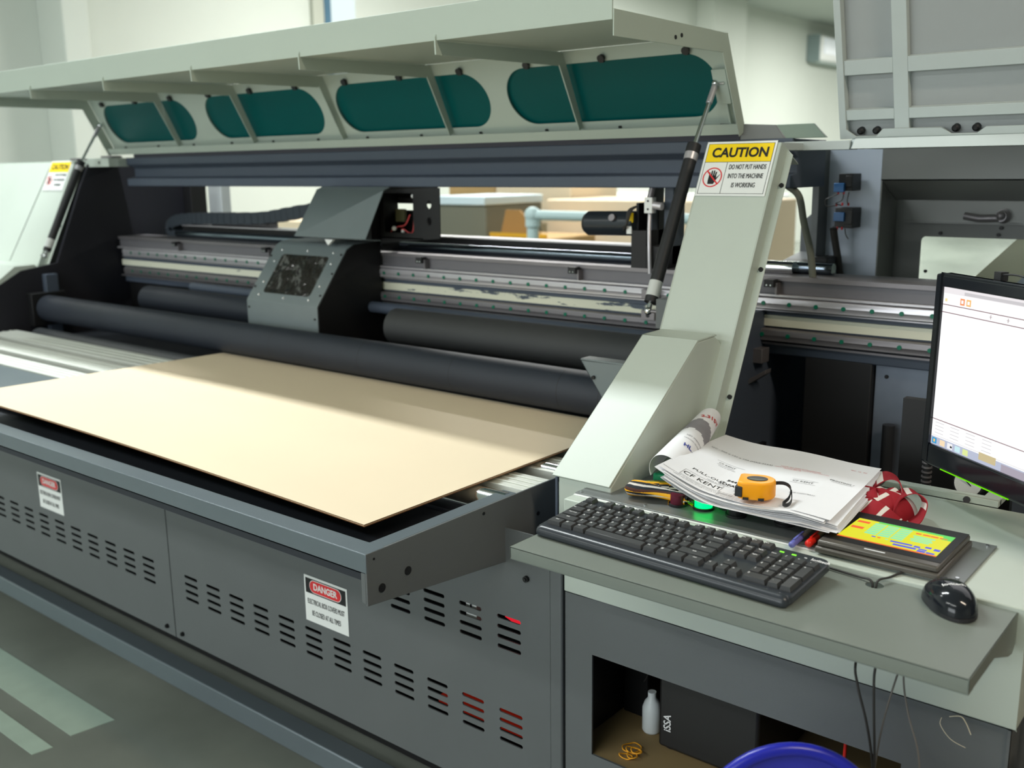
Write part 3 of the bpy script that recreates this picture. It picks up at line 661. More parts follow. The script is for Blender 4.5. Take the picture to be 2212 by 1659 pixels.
# --- lift motor and posts seen through the rear opening
b = MB(); b.cyl((-1.60, 2.30, 1.303), (-1.445, 2.30, 1.306), .0330, n=40, m=mat('motor_black', (.02, .027, .034), .3)); b.cyl((-1.61, 2.30, 1.303), (-1.60, 2.30, 1.303), .027, .033, n=40, m=BLACKP)
mo = b.build('lift_motor', None, MC, smooth=35)
b = MB(); b.cyl((-1.505, 2.262, 1.322), (-1.505, 2.270, 1.320), .0095, n=18); b.build('motor_cap', STEELD, mo, smooth=30)
b = MB(); b.box(-1.455, -1.442, 2.268, 2.272, 1.310, 1.335, YEL); b.box(-1.460, -1.445, 2.267, 2.272, 1.280, 1.30, WHITE); b.build('motor_label', None, mo)
b = MB()
for k in range(3): b.tube(smoothpath([(-1.47, 2.268, 1.288+.004*k), (-1.452, 2.255, 1.305), (-1.45+.004*k, 2.26, 1.34), (-1.43, 2.27, 1.352)]), .003, 6)
b.build('motor_wires', CABLE, mo, smooth=50)
b = MB(); b.box(-1.447, -1.40, 2.27, 2.38, 1.19, 1.29); b.box(-1.445, -1.437, 2.29, 2.36, 1.29, 1.36); b.box(-1.40, -1.345, 2.27, 2.38, 1.19, 1.25); b.box(-1.44, -1.40, 2.33, 2.37, 1.25, 1.36, BLACKP); b.build('motor_bracket', mat('navy_bracket', (.025, .032, .05), .4), MC, bevel=.001)
b = MB(); b.box(-1.412, -1.402, 2.30, 2.36, 1.25, 1.402); b.box(-1.372, -1.345, 2.31, 2.37, 1.20, 1.402); b.build('lift_post', mat('navy_post', (.05, .065, .09), .4), MC, bevel=.001)
b = MB(); b.box(-1.408, -1.385, 2.27, 2.29, 1.335, 1.375, WHITE); b.cyl((-1.397, 2.269, 1.345), (-1.397, 2.271, 1.345), .003, n=8, m=INK); b.cyl((-1.397, 2.269, 1.366), (-1.397, 2.271, 1.366), .003, n=8, m=INK)
b.cyl((-1.385, 2.28, 1.355), (-1.36, 2.28, 1.352), .010, n=14, m=STEEL); b.cyl((-1.397, 2.28, 1.375), (-1.39, 2.28, 1.40), .008, n=14, m=STEELD)
b.tube(smoothpath([(-1.397, 2.28, 1.335), (-1.392, 2.27, 1.30), (-1.385, 2.26, 1.25), (-1.382, 2.26, 1.18)]), .005, 10, STEEL); b.build('valve_fitting', None, MC, smooth=40)
# hose and shaft to the right of the pillar
b = MB(); b.tube(smoothpath([(-1.03, 2.30, 1.405), (-1.00, 2.30, 1.38), (-.985, 2.30, 1.32), (-.965, 2.30, 1.25), (-.955, 2.30, 1.18)]), .0085, 12); b.build('hose', mat('grey_hose', (.16, .17, .14), .4), MC, smooth=50)

# ================================================================== RIGHT SERVICE SECTION of the machine
b = MB(); b.px([(2.130, 1.485), (2.150, 1.508), (2.30, 1.508), (2.30, 1.485)], -.815, .9, LIDM)
b.prism([(-.815, 2.130, 1.485), (-.815, 2.15, 1.508), (-.832, 2.165, 1.504), (-.832, 2.165, 1.485)], (-.0, .08, 0), LIDM)
b.box(-.975, -.828, 2.150, 2.20, 1.484, 1.503, LIDM); b.box(-.960, -.93, 2.02, 2.16, 1.484, 1.500, LIDM); b.build('top_frame_bar', None, MC, bevel=.001)
# open lid with stiffening frame (leans slightly forward)
LA, LB = V((0, 2.25, 1.513)), V((0, 2.17, 1.793)); lv = (LB-LA).normalized(); lu = X; ln = lu.cross(lv); ln = -ln if ln.y > 0 else ln
def lp(x, s, d=0): return LA+X*x+lv*s+ln*d
LH = .62
lid = None
b = MB()
def lbar(x0, x1, s0, s1, d0, d1, m=None): b.prism([lp(x0, s0, d0), lp(x1, s0, d0), lp(x1, s1, d0), lp(x0, s1, d0)], ln*(d1-d0), m)
lbar(-.880, .35, 0, LH, -.004, 0)
lid = b.build('service_lid', LIDS, MC, bevel=.001)
for (xa_, xb_) in ((-.880, -.865), (.335, .35)):
    b = MB(); lbar(xa_, xb_, 0, LH, 0, .022); b.build('lid_side_frame', LIDM, lid, bevel=.001)
for (x0, x1, s0, s1) in ((-.762, -.731, .008, LH), (-.865, -.762, .136, .167), (-.731, .335, .136, .167), (-.865, -.762, .040, .062), (-.731, .335, .040, .062), (-.10, -.07, .008, LH), (-.865, .335, LH-.03, LH)):
    b = MB(); lbar(x0, x1, s0, s1, 0, .018); b.build('lid_stiffener', LIDM, lid, bevel=.001)
b = MB()
fl = [(-.872, .0), (-.872, .026), (-.845, .006), (-.80, .006), (-.785, .020), (-.665, .020), (-.645, .006), (-.595, .006), (-.578, .018), (.35, .018), (.35, .0)]
for i in range(1, len(fl)-2):
    (a, s0), (c, s1) = fl[i], fl[i+1]; b.prism([lp(a, 0, .018), lp(c, 0, .018), lp(c, s1, .018), lp(a, s0, .018)], ln*.004)
b.build('lid_bottom_flange', LIDM, lid, bevel=.0008)
for x in (-.838, -.804, -.640, -.600, -.40, -.36):
    b = MB(); c = lp(x, .014, 0); b.cyl(c, c+ln*.012, .0075, n=20); b.cyl(c+ln*.012, c+ln*.015, .0075, .004, n=20); b.cyl(c+ln*.008, c+ln*.0155, .0035, n=6, m=BLACKP); b.build('lid_bolt', mat('bright_screw', (.85, .87, .88), .2, metal=.6), lid, smooth=35)
b = MB(); b.box(-.855, -.79, 2.235, 2.27, 1.507, 1.514); b.box(-.66, -.585, 2.235, 2.27, 1.507, 1.514); b.build('lid_hinge', BLACKP, MC, bevel=.001)
# inner back wall, post and window
b = MB(); b.box(-1.036, -.900, 2.56, 2.58, 1.02, 1.49, BLUEWHITE); b.build('inner_post', None, MC, bevel=.001)
b = MB(); b.box(-1.052, -1.034, 2.50, 2.60, 1.0, 1.49); b.build('post_edge', DARK, MC, bevel=.001)
b = MB(); b.box(-.90, .9, 2.56, 2.57, 1.412, 1.49); b.build('inner_top_panel', REARM, MC)
# sloping recess: side and top faces lead back to the windowed panel
b = MB(); b.prism([(-.900, 2.56, 1.412), (-.900, 2.56, 1.02), (-.925, 2.78, 1.02), (-.925, 2.78, 1.375)], (.003, 0, 0)); b.prism([(-.900, 2.56, 1.412), (.9, 2.56, 1.412), (.9, 2.70, 1.36), (-.91, 2.70, 1.36)], (0, 0, .003))
b.build('recess_side', REARM, MC)
b = MB(); b.plate([(-.93, 1.02), (.9, 1.02), (.9, 1.372), (-.93, 1.372)], [stadium(-.585, 1.165, .528, .200, 5, .012)], .004, (0, 2.74, 0), X, Z, REARM)
b.box(-.90, .9, 2.728, 2.74, 1.300, 1.306, REARM); rp = b.build('rear_window_panel', None, MC)
b = MB(); b.plate(stadium(-.585, 1.165, .55, .22, 4, .012), [], .003, (0, 2.752, 0), X, Z, GLASS); b.build('acrylic_pane', None, rp)
b = MB(); b.cyl((-.650, 2.726, 1.322), (-.650, 2.700, 1.322), .018, .013, n=24); b.sphere((-.650, 2.698, 1.324), .011, STEELD); b.tube([(-.655, 2.705, 1.318), (-.70, 2.700, 1.316), (-.735, 2.702, 1.322)], .010, 12); b.build('panel_latch', BLKPL, rp, smooth=45)
for (x, z) in ((-.655, 1.292), (-.83, 1.175), (-.80, 1.275), (-.66, 1.275)):
    b = MB(); b.cyl((x, 2.736, z), (x, 2.732, z), .0045, n=12); b.build('panel_screw', BLACKP, rp)
b = MB(); b.prism([(-.60, 2.83, 1.30), (-.50, 2.83, 1.30), (-.72, 2.83, 1.04), (-.84, 2.83, 1.04)], (0, .01, 0), mat('dusty_yellow_film', (.42, .40, .28), .7)); b.prism([(-.50, 2.83, 1.30), (-.2, 2.83, 1.30), (-.2, 2.83, 1.04), (-.72, 2.83, 1.04)], (0, .01, 0), mat('dusty_grey_film', (.30, .33, .36), .7)); b.build('rear_brace', None, MC)
# relays on the post
def relay(x, z, w, h, blue, lab):
    b = MB(); b.box(x, x+w, 2.50, 2.556, z, z+h, BLKPL); b.box(x+w*.55, x+w, 2.495, 2.50, z+.01, z+h-.005, BLKPL); o = b.build('relay_module', None, MC, bevel=.001)
    b = MB(); b.box(blue[0], blue[1], 2.488, 2.499, blue[2], blue[3], mat('relay_blue', (.03, .13, .33), .35)); b.build('terminal_block', None, o, bevel=.001)
    return o
r1 = relay(-.985, 1.388, .036, .042, (-.992, -.966, 1.385, 1.407), 'a'); r2 = relay(-.990, 1.296, .046, .050, (-.989, -.962, 1.313, 1.335), 'b')
b = MB()
for (x, z) in ((-.982, 1.380), (-.968, 1.380), (-.985, 1.350), (-.97, 1.352), (-.955, 1.352), (-.98, 1.292), (-.968, 1.292)): b.cyl((x, 2.495, z), (x, 2.495, z+.007), .0025, n=8, m=mat('red_ferrule', (.6, .02, .03), .4))
for pts in ([(-.982, 2.495, 1.380), (-1.0, 2.49, 1.372), (-1.012, 2.49, 1.365), (-1.008, 2.49, 1.350), (-.985, 2.49, 1.352)], [(-.968, 2.495, 1.380), (-.97, 2.49, 1.365), (-.985, 2.49, 1.357), (-.97, 2.495, 1.352)], [(-.955, 2.495, 1.385), (-.956, 2.49, 1.365), (-.955, 2.495, 1.352)],
            [(-.990, 2.495, 1.30), (-.992, 2.49, 1.285), (-.984, 2.49, 1.27)], [(-.96, 2.495, 1.295), (-.955, 2.49, 1.28), (-.948, 2.49, 1.27)]):
    b.tube(smoothpath(pts, 5), .0014, 6, CABLE)
b.tube(smoothpath([(-.988, 2.49, 1.296), (-.985, 2.50, 1.26), (-.978, 2.51, 1.21), (-.968, 2.52, 1.13), (-.962, 2.52, 1.05)]), .009, 12, CABLE)
b.build('relay_wires', None, MC, smooth=50)
b = MB(); b.prism([(-1.13, 2.62, 1.00), (-1.05, 2.62, 1.00), (-1.05, 2.62, 1.335), (-1.10, 2.62, 1.325), (-1.13, 2.62, 1.30)], (0, .12, 0), DARK); b.build('side_bracket', None, MC, bevel=.001)
b = MB(); b.px([(2.46, 1.185), (2.46, 1.205), (2.60, 1.225), (2.60, 1.185)], -1.12, -1.0, DARK); b.box(-1.02, -.98, 2.44, 2.52, 1.19, 1.225, BLKPL); b.build('head_parking_block', None, MC, bevel=.002)
b = MB(); b.cyl((-1.15, 2.34, 1.206), (-1.02, 2.34, 1.206), .0165, n=28); b.build('shaft_end', CHROME, MC, smooth=35)
# dark cavity below the rails
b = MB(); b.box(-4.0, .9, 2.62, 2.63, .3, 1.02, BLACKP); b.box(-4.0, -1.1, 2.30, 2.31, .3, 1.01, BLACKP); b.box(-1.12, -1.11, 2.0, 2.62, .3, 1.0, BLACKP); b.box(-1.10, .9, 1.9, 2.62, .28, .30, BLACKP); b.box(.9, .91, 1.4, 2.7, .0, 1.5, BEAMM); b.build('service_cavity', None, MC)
b = MB(); b.box(-.957, -.795, 2.28, 2.36, .62, 1.003, mat('black_box_paint', (.010, .010, .011), .55)); b.build('ink_box', None, MC, bevel=.003)
b = MB(); b.box(-.793, .5, 2.30, 2.31, .60, 1.000, ZINC); b.cyl((-.767, 2.30, .973), (-.767, 2.296, .973), .0045, n=12, m=BLACKP); zp = b.build('zinc_cover', None, MC, bevel=.001)
b = MB(); b.cyl((-.745, 2.27, .60), (-.745, 2.27, .868), .014, n=20); b.build('black_conduit', BLKPL, MC, smooth=40)
b = MB(); b.prism([(-1.09, 2.20, .93), (-1.02, 2.20, .975), (-1.02, 2.20, .965), (-1.09, 2.20, .915)], (0, .03, 0)); b.box(-1.10, -1.065, 2.19, 2.22, .86, .92); b.box(-1.10, -1.04, 2.22, 2.26, .985, 1.02); b.build('ink_head_bracket', STEELD, MC, bevel=.001)

# ================================================================== OPERATOR CONSOLE
OC = thing('operator_console', 'light grey and charcoal control cabinet with a keyboard shelf and a touch panel', 'control console', (-.63, 1.6, 0))
CX0, CX1 = -1.000, -.252
b = MB(); b.box(CX0, CX1, YF, YF+.004, .711, .884); b.box(CX1-.004, CX1, YF, 2.2, .711, .884)
b.box(CX0, CX1, YF, 1.757, .880, .885); b.build('console_top', LIGHT, OC, bevel=.003)
b = MB(); b.plate([(CX0, .02), (CX1-.006, .02), (CX1-.006, .708), (CX0, .708)], [[(-.941, .405), (-.397, .405), (-.397, .603), (-.941, .603)]], .004, (0, YF+.004, 0), X, Z, DARK)
b.box(CX1-.010, CX1-.006, YF+.002, 2.2, .02, .708, DARK); b.build('lower_front', None, OC)
b = MB(); b.box(-.99, -.39, 1.37, 2.0, .385, .404, mat('ochre_shelf', srgb(150, 128, 88), .7, noise=.1, nscale=10)); b.box(-.99, -.985, 1.37, 2.0, .40, .70, BLACKP); b.box(-.395, -.39, 1.37, 2.0, .40, .70, BLACKP); b.box(-.99, -.39, 1.99, 2.0, .40, .70, BLACKP); b.box(-.99, -.39, 1.37, 2.0, .70, .705, BLACKP); b.build('equipment_bay', None, OC)
# sill at the back of the console top
b = MB(); b.box(-.94, -.387, 1.758, 1.778, .885, .897); b.box(-.415, -.387, 1.77, 2.2, .885, .896); sl = b.build('rear_sill', LIGHT, OC, bevel=.001)
b = MB(); b.cyl((-.437, 1.758, .8905), (-.437, 1.755, .8905), .0058, n=24); b.build('sill_plug', mat('brown_plug', (.05, .045, .05), .5), sl)
b = MB(); b.cyl((-.450, 1.86, .893), (-.453, 1.822, .900), .026, n=30, m=BLKPL); b.cyl((-.453, 1.823, .900), (-.4532, 1.8205, .9005), .0235, n=30, m=WHITE); b.obox((-.4525, 1.8195, .9005), (1, 0, -.9), (0, 1, .2), (.9, 0, 1), .026, .0008, .0016, INK); ga = b.build('pressure_gauge', None, OC, smooth=40)
b = MB(); b.cyl((-.53, 1.84, .86), (-.53, 1.84, 1.0), .007, n=14, m=BLKPL)
for k in range(14): b.ring((-.53, 1.84, .865+.009*k), Z, .0068, .0092, .003, 14, STEELD)
b.build('coiled_hose', None, OC, smooth=40)
b = MB(); b.box(-.60, -.40, 1.90, 1.92, .70, 1.02, BLACKP); b.build('gauge_back_panel', None, OC)
# keyboard shelf with end bracket and cable hole
hole = [(-.442+.0125*math.cos(2*PI*i/24), 1.334+.0115*math.sin(2*PI*i/24)) for i in range(24)]
b = MB(); b.plate([(-.940, 1.137), (-.263, 1.137), (-.263, 1.358), (-.940, 1.358)], [hole], .002, (0, 0, .879), X, Y, TRAYM)
b.px([(1.137, .880), (1.137, .860), (1.139, .858), (1.139, .878)], -.940, -.263, TRAYM); b.box(-.940, -.263, 1.138, 1.158, .858, .860, TRAYM)
b.prism([(-.263, 1.137, .879), (-.263, 1.137, .859), (-.263, 1.250, .859), (-.263, 1.325, .830), (-.263, 1.346, .826), (-.263, 1.3595, .836), (-.263, 1.3595, .879)], (-.002, 0, 0), TRAYM)
b.prism([(-.940, 1.137, .879), (-.940, 1.137, .859), (-.940, 1.250, .859), (-.940, 1.3595, .830), (-.940, 1.3595, .879)], (.002, 0, 0), TRAYM)
sh = b.build('keyboard_shelf', None, OC, bevel=.0018)
# switch plate
b = MB(); b.box(-.998, -.341, 1.392, 1.567, .885, .8885, mat('switch_plate_metal', srgb(128, 132, 132), .32, metal=.35, noise=.06, nscale=14)); b.box(-.998, -.345, 1.386, 1.392, .885, .8865, WHITE)
spl = b.build('switch_plate', None, OC, bevel=.0006)
for (x, y) in ((-.352, 1.556), (-.352, 1.402), (-.86, 1.405), (-.99, 1.40)):
    b = MB(); b.cyl((x, y, .8885), (x, y, .8905), .0028, n=12); b.build('plate_screw', CHROME, spl)
def button(x, y, r, h, m, nm, lab=None):
    b = MB(); b.cyl((x, y, .8885), (x, y, .8925), r+.003, n=26, m=BLKPL); b.cyl((x, y, .8925), (x, y, .8885+h), r, n=26, m=m); b.build(nm, None, spl, smooth=35, label=lab)
GBT = mat('lit_green_button', (0, .35, .08), .3, emis=(0.0, .9, .12), es=1.6)
button(-.775, 1.452, .0150, .026, GBT, 'push_button', 'illuminated green push button')
button(-.742, 1.478, .0135, .020, mat('dark_green_button', (0, .16, .06), .3), 'push_button', 'dark green push button')
button(-.818, 1.440, .0125, .020, mat('maroon_button', (.13, .01, .03), .3), 'push_button', 'maroon push button')
button(-.715, 1.452, .0145, .020, BLKPL, 'push_button'); button(-.665, 1.500, .0145, .02, BLKPL, 'push_button'); button(-.634, 1.463, .0145, .022, BLKPL, 'push_button', 'black rotary switch')
b = MB(); b.text('RUN', .007, (-.742, 1.424, .8887), X, Y, GREYINK); b.text('STOP', .007, (-.70, 1.418, .8887), X, Y, GREYINK); b.text('O / I', .006, (-.62, 1.43, .8887), X, Y, GREYINK)
# touch panel
b = MB(); b.box(-.549, -.369, 1.376, 1.540, .8885, .8985, mat('panel_case', srgb(96, 92, 86), .3, metal=.3)); b.box(-.546, -.372, 1.379, 1.537, .8985, .908)
tp = b.build('touch_panel', None, OC, bevel=.003)
b = MB(); b.box(-.544, -.374, 1.395, 1.536, .908, .9086, BLACKP); b.build('panel_glass', GLOSS, tp)
EY, EG, EB, ER, EO = emat('lcd_yellow', (.80, .78, .03), 1.0), emat('lcd_green', (.14, .72, .14), 1.0), emat('lcd_blue', (.10, .12, .75), 1.0), emat('lcd_red', (.95, .14, .04), 1.0), emat('lcd_cyan', (.30, .85, .45), 1.0)
sx0, sx1, sy0, sy1 = -.530, -.386, 1.414, 1.508
b = MB(); sq = lambda a0, a1, c0, c1, m, k=.0002: b.box(sx0+(sx1-sx0)*a0, sx0+(sx1-sx0)*a1, sy0+(sy1-sy0)*c0, sy0+(sy1-sy0)*c1, .9086, .9088+k, m)
sq(0, 1, 0, 1, EY, 0); sq(0, 1, 0, .035, ER); sq(.22, 1, .93, 1, EG)
for r_ in range(6):
    for c_ in range(3): sq(.20+.135*c_, .32+.135*c_, .36+.095*r_, .43+.095*r_, EO)
sq(.02, .15, .80, .89, ER); sq(.02, .15, .50, .60, ER)
for a in (.64, .71, .79, .88): sq(a, a+.055+.02*(a > .7), .80, .85, ER)
for q in range(4): sq(.66-.02*(q % 2), .84+.02*(q % 2), .44+.075*q, .49+.075*q, EO)
sq(.90, 1, .78, .93, EG); sq(.55, .78, .10, .17, EB); sq(.80, .88, .05, .12, EB); sq(.80, .88, .14, .19, EB); sq(.89, .97, .05, .11, EB); sq(.84, .90, .26, .33, EB); sq(.93, .99, .22, .31, EB); sq(.50, .72, .22, .28, EB); sq(.74, .80, .20, .27, EB)
sq(.30, .34, .26, .30, EB); sq(.36, .39, .26, .30, ER); sq(.44, .47, .26, .29, EO)
b.build('touch_screen', None, tp)
b = MB(); b.box(-.478, -.448, 1.385, 1.388, .908, .9084); b.build('panel_logo_bar', LEG, tp)

# ================================================================== THINGS ON AND AROUND THE CONSOLE
# --- keyboard
KO = V((-.941, 1.199, .8805)); ka = math.radians(-2.3); KL, KD = .438, .142
ku = V((math.cos(ka), math.sin(ka), 0)); kt = math.radians(5.0); kv = V((-math.sin(ka)*math.cos(kt), math.cos(ka)*math.cos(kt), math.sin(kt))); kn = ku.cross(kv)
def kp(a, c, h): return KO+ku*a+kv*c+kn*h
KB = thing('keyboard', 'black full size computer keyboard with white legends lying on the console shelf', 'keyboard', tuple(KO+ku*KL/2+V((0, .07, 0))))
def kslab(b, a0, a1, c0, c1, h0, h1, m=None, ins=0.0, r=0.0):
    if r:
        lo = stadium((a0+a1)/2, (c0+c1)/2, a1-a0, c1-c0, 6, r); P = [kp(a, c, h0) for a, c in lo]; Q = [kp((a-(a0+a1)/2)*(1-ins)+(a0+a1)/2, (c-(c0+c1)/2)*(1-ins*2)+(c0+c1)/2, h1) for a, c in lo]
        n = len(lo); b.add(P+Q, [(i, (i+1) % n, (i+1) % n+n, i+n) for i in range(n)]+[tuple(range(n))[::-1], tuple(range(n, 2*n))], m); return
    P = [kp(a0, c0, h0), kp(a1, c0, h0), kp(a1, c1, h0), kp(a0, c1, h0), kp(a0+ins, c0+ins*.8, h1), kp(a1-ins, c0+ins*.8, h1), kp(a1-ins, c1-ins*.6, h1), kp(a0+ins, c1-ins*.6, h1)]
    b.add(P, [(3, 2, 1, 0), (4, 5, 6, 7), (0, 1, 5, 4), (1, 2, 6, 5), (2, 3, 7, 6), (3, 0, 4, 7)], m)
b = MB(); kslab(b, 0, KL, 0, KD, .001, .0125, KBODY, .004, .016)
kb = b.build('keyboard_body', None, KB, bevel=.002)
b = MB(); PRr = .0115
def palm(u, v):
    a = KL*u; d = min(a, KL-a); k = math.sqrt(max(0, 1-(max(0, PRr-d)/PRr)**2)) if d < PRr else 1.0
    t = math.radians(-35+250*v); return kp(a, .0095-PRr*k*math.cos(t)*.95, max(.0002, .0045+PRr*k*math.sin(t)*.95))
b.grid(lambda u, v: palm((u*2)**2*.5*.06 if u < .0 else u, v), 160, 18); b.build('palm_edge', KBODY, KB, smooth=70)
b = MB(); b.prism([kp(.02, KD-.012, 0), kp(.045, KD-.012, 0), kp(.045, KD-.002, 0), kp(.02, KD-.002, 0)], (0, 0, -.0115)); b.prism([kp(KL-.045, KD-.012, 0), kp(KL-.02, KD-.012, 0), kp(KL-.02, KD-.002, 0), kp(KL-.045, KD-.002, 0)], (0, 0, -.0115)); b.build('tilt_foot', BLKPL, KB)
U = .01885; kx0 = .0085; ky0 = .0215; RP = .0186
def key(x, row, w, legend, h=1.0, nm='key', d=1.0, sz=.0060):
    a0 = kx0+x*U+.0011; a1 = kx0+(x+w)*U-.0011; c0 = ky0+row*RP+.0009; c1 = c0+d*RP-.0020
    b = MB(); kslab(b, a0, a1, c0, c1, .012, .0185+.0008*(row < .5), KKEY, .0019)
    if legend:
        o = kp(a0+.0052 if len(legend) < 4 else (a0+a1)/2, c1-.0052, .0186+.0008*(row < .5)); b.text(legend, sz if len(legend) < 3 else sz*.62, o, ku, kv, LEG, bold=.02, lift=.0002, depth=.00008)
    b.build(nm, None, KB, bevel=.0006, seg=1)
rows = {0: [(0, 1.5, 'Ctrl'), (1.5, 1.25, '#'), (2.75, 1.25, 'Alt'), (4, 5.75, ''), (9.75, 1.25, 'Alt'), (11, 1.25, '#'), (12.25, 1.25, '='), (13.5, 1.5, 'Ctrl')],
        1: [(0, 2.25, 'Shift')]+[(2.25+i, 1, c) for i, c in enumerate('ZXCVBNM,./')]+[(12.25, 2.75, 'Shift')],
        2: [(0, 1.75, 'Caps Lock')]+[(1.75+i, 1, c) for i, c in enumerate("ASDFGHJKL;'")]+[(12.75, 2.25, 'Enter')],
        3: [(0, 1.5, 'Tab')]+[(1.5+i, 1, c) for i, c in enumerate('QWERTYUIOP[]')]+[(13.5, 1.5, '\\')],
        4: [(i, 1, c) for i, c in enumerate('`1234567890-=')]+[(13, 2, 'Backspace')]}
for r_, ks in rows.items():
    for (x, w_, l) in ks:
        nm = 'spacebar' if (r_ == 0 and w_ > 4) else {'Enter': 'enter_key', 'Backspace': 'backspace_key', 'Tab': 'tab_key', 'Caps Lock': 'caps_lock_key', 'Shift': 'shift_key', 'Ctrl': 'control_key'}.get(l, 'key')
        key(x, r_, w_, l, nm=nm)
fx = [0]+[2+i for i in range(4)]+[6.5+i for i in range(4)]+[11+i for i in range(4)]
for i, x in enumerate(fx): key(x, 5.35, 1, 'Esc' if i == 0 else 'F%d' % i, sz=.0052)
for j, lab in enumerate(('Prt', 'Scr', 'Brk')): key(15.25+j, 5.35, 1, lab)
for j, lab in enumerate(('Ins', 'Home', 'PgUp')): key(15.25+j, 4, 1, lab)
for j, lab in enumerate(('Del', 'End', 'PgDn')): key(15.25+j, 3, 1, lab)
key(16.25, 1, 1, '^'); 
for j, lab in enumerate(('<', 'v', '>')): key(15.25+j, 0, 1, lab)
for j, lab in enumerate(('Num', '/', '*', '-')): key(18.5+j, 4, 1, lab)
for j, lab in enumerate('789'): key(18.5+j, 3, 1, lab)
for j, lab in enumerate('456'): key(18.5+j, 2, 1, lab)
for j, lab in enumerate('123'): key(18.5+j, 1, 1, lab)
key(18.5, 0, 2, '0'); key(20.5, 0, 1, '.'); key(21.5, 2, 1, '+', d=2, nm='plus_key'); key(21.5, 0, 1, 'Enter', d=2, nm='keypad_enter_key')
b = MB()
for k in (0, 1): b.obox(kp(kx0+(18.95+k)*U, ky0+5.75*RP, .0128), ku, kv, kn, .0065, .0026, .001)
b.build('status_light', emat('green_led', (.25, 1.0, .05), 1.5), KB)
b = MB(); b.obox(kp(kx0+20.9*U, ky0+5.75*RP, .0126), ku, kv, kn, .004, .002, .0005); b.text('logitech', .0098, kp(kx0+22.2*U-.002, ky0+5.75*RP, .0126), ku, kv, LEG, bold=.03, depth=.0001, lift=.0003, xs=.9); b.build('maker_mark', LEG, KB)
# keyboard cable to the hole, part of the keyboard
b = MB(); b.tube(smoothpath([kp(.41, KD-.002, .006), (-.520, 1.346, .884), (-.500, 1.345, .8825), (-.468, 1.341, .8825), (-.450, 1.336, .884), (-.445, 1.334, .876), (-.444, 1.33, .85), (-.425, 1.23, .815), (-.418, 1.22, .785), (-.403, 1.22, .735), (-.392, 1.22, .68), (-.386, 1.22, .60), (-.37, 1.22, .30)], 8), .0018, 8); b.build('keyboard_cable', CABLE, KB, smooth=60)

# --- mouse
MO = thing('computer_mouse', 'glossy black wired computer mouse at the right end of the console shelf', 'mouse', (-.335, 1.285, .88))
mu, mv = V((math.cos(.60), math.sin(.60), 0)), V((-math.sin(.60), math.cos(.60), 0))
mc = V((-.338, 1.324, .881))
def mouse_pt(u, v):
    a = 2*PI*u; t = v*PI/2
    L, W, H = .048, .0312, .034
    ca, sa = math.cos(a), math.sin(a)
    e = .82; cx = math.copysign(abs(ca)**e, ca); sy = math.copysign(abs(sa)**e, sa)
    wv = W*(1+.13*sy); cs = math.cos(t)**.75 if t < PI/2 else 0
    wv *= 1.0
    hz = H*(math.sin(t)**.9)*(1-.12*sy*cs-.05)
    return mc+mu*cx*wv*cs+mv*sy*L*cs+Z*hz
b = MB(); b.grid(mouse_pt, 40, 14, GLOSS); b.build('mouse_body', None, MO, smooth=60)
b = MB(); b.prism([mc+mu*math.cos(2*PI*i/32)*.030+mv*math.sin(2*PI*i/32)*.052-Z*.001 for i in range(32)], (0, 0, .004)); b.build('mouse_base', BLKPL, MO)
b = MB(); wc = mc+mv*.030+Z*.0185; b.cyl(wc-mu*.0035, wc+mu*.0035, .0085, n=20); b.build('scroll_wheel', BLKPL, MO, smooth=40)
b = MB()
def mlogo(p, q):
    q -= .006; cs = math.hypot(p/.0312, q/.048); t = math.acos(min(1, cs**(1/.75))); return mc+mu*p+mv*q+Z*(.034*math.sin(t)**.9*(.95-.12*(q/.048)*cs)+.0007)
b.text_map('logitech', .0095, mlogo, LEG, bold=.03); b.build('maker_mark', LEG, MO)
b = MB(); b.tube(smoothpath([mc+mv*.052+Z*.012, mc+mv*.068+Z*.010, (-.392, 1.398, .888), (-.415, 1.385, .889), (-.430, 1.356, .886), (-.438, 1.338, .886), (-.440, 1.333, .876), (-.438, 1.328, .85), (-.401, 1.235, .825), (-.397, 1.22, .80), (-.394, 1.22, .75), (-.389, 1.22, .68), (-.388, 1.22, .60), (-.38, 1.22, .30)], 8), .0017, 8); b.build('mouse_cable', CABLE, MO, smooth=60)

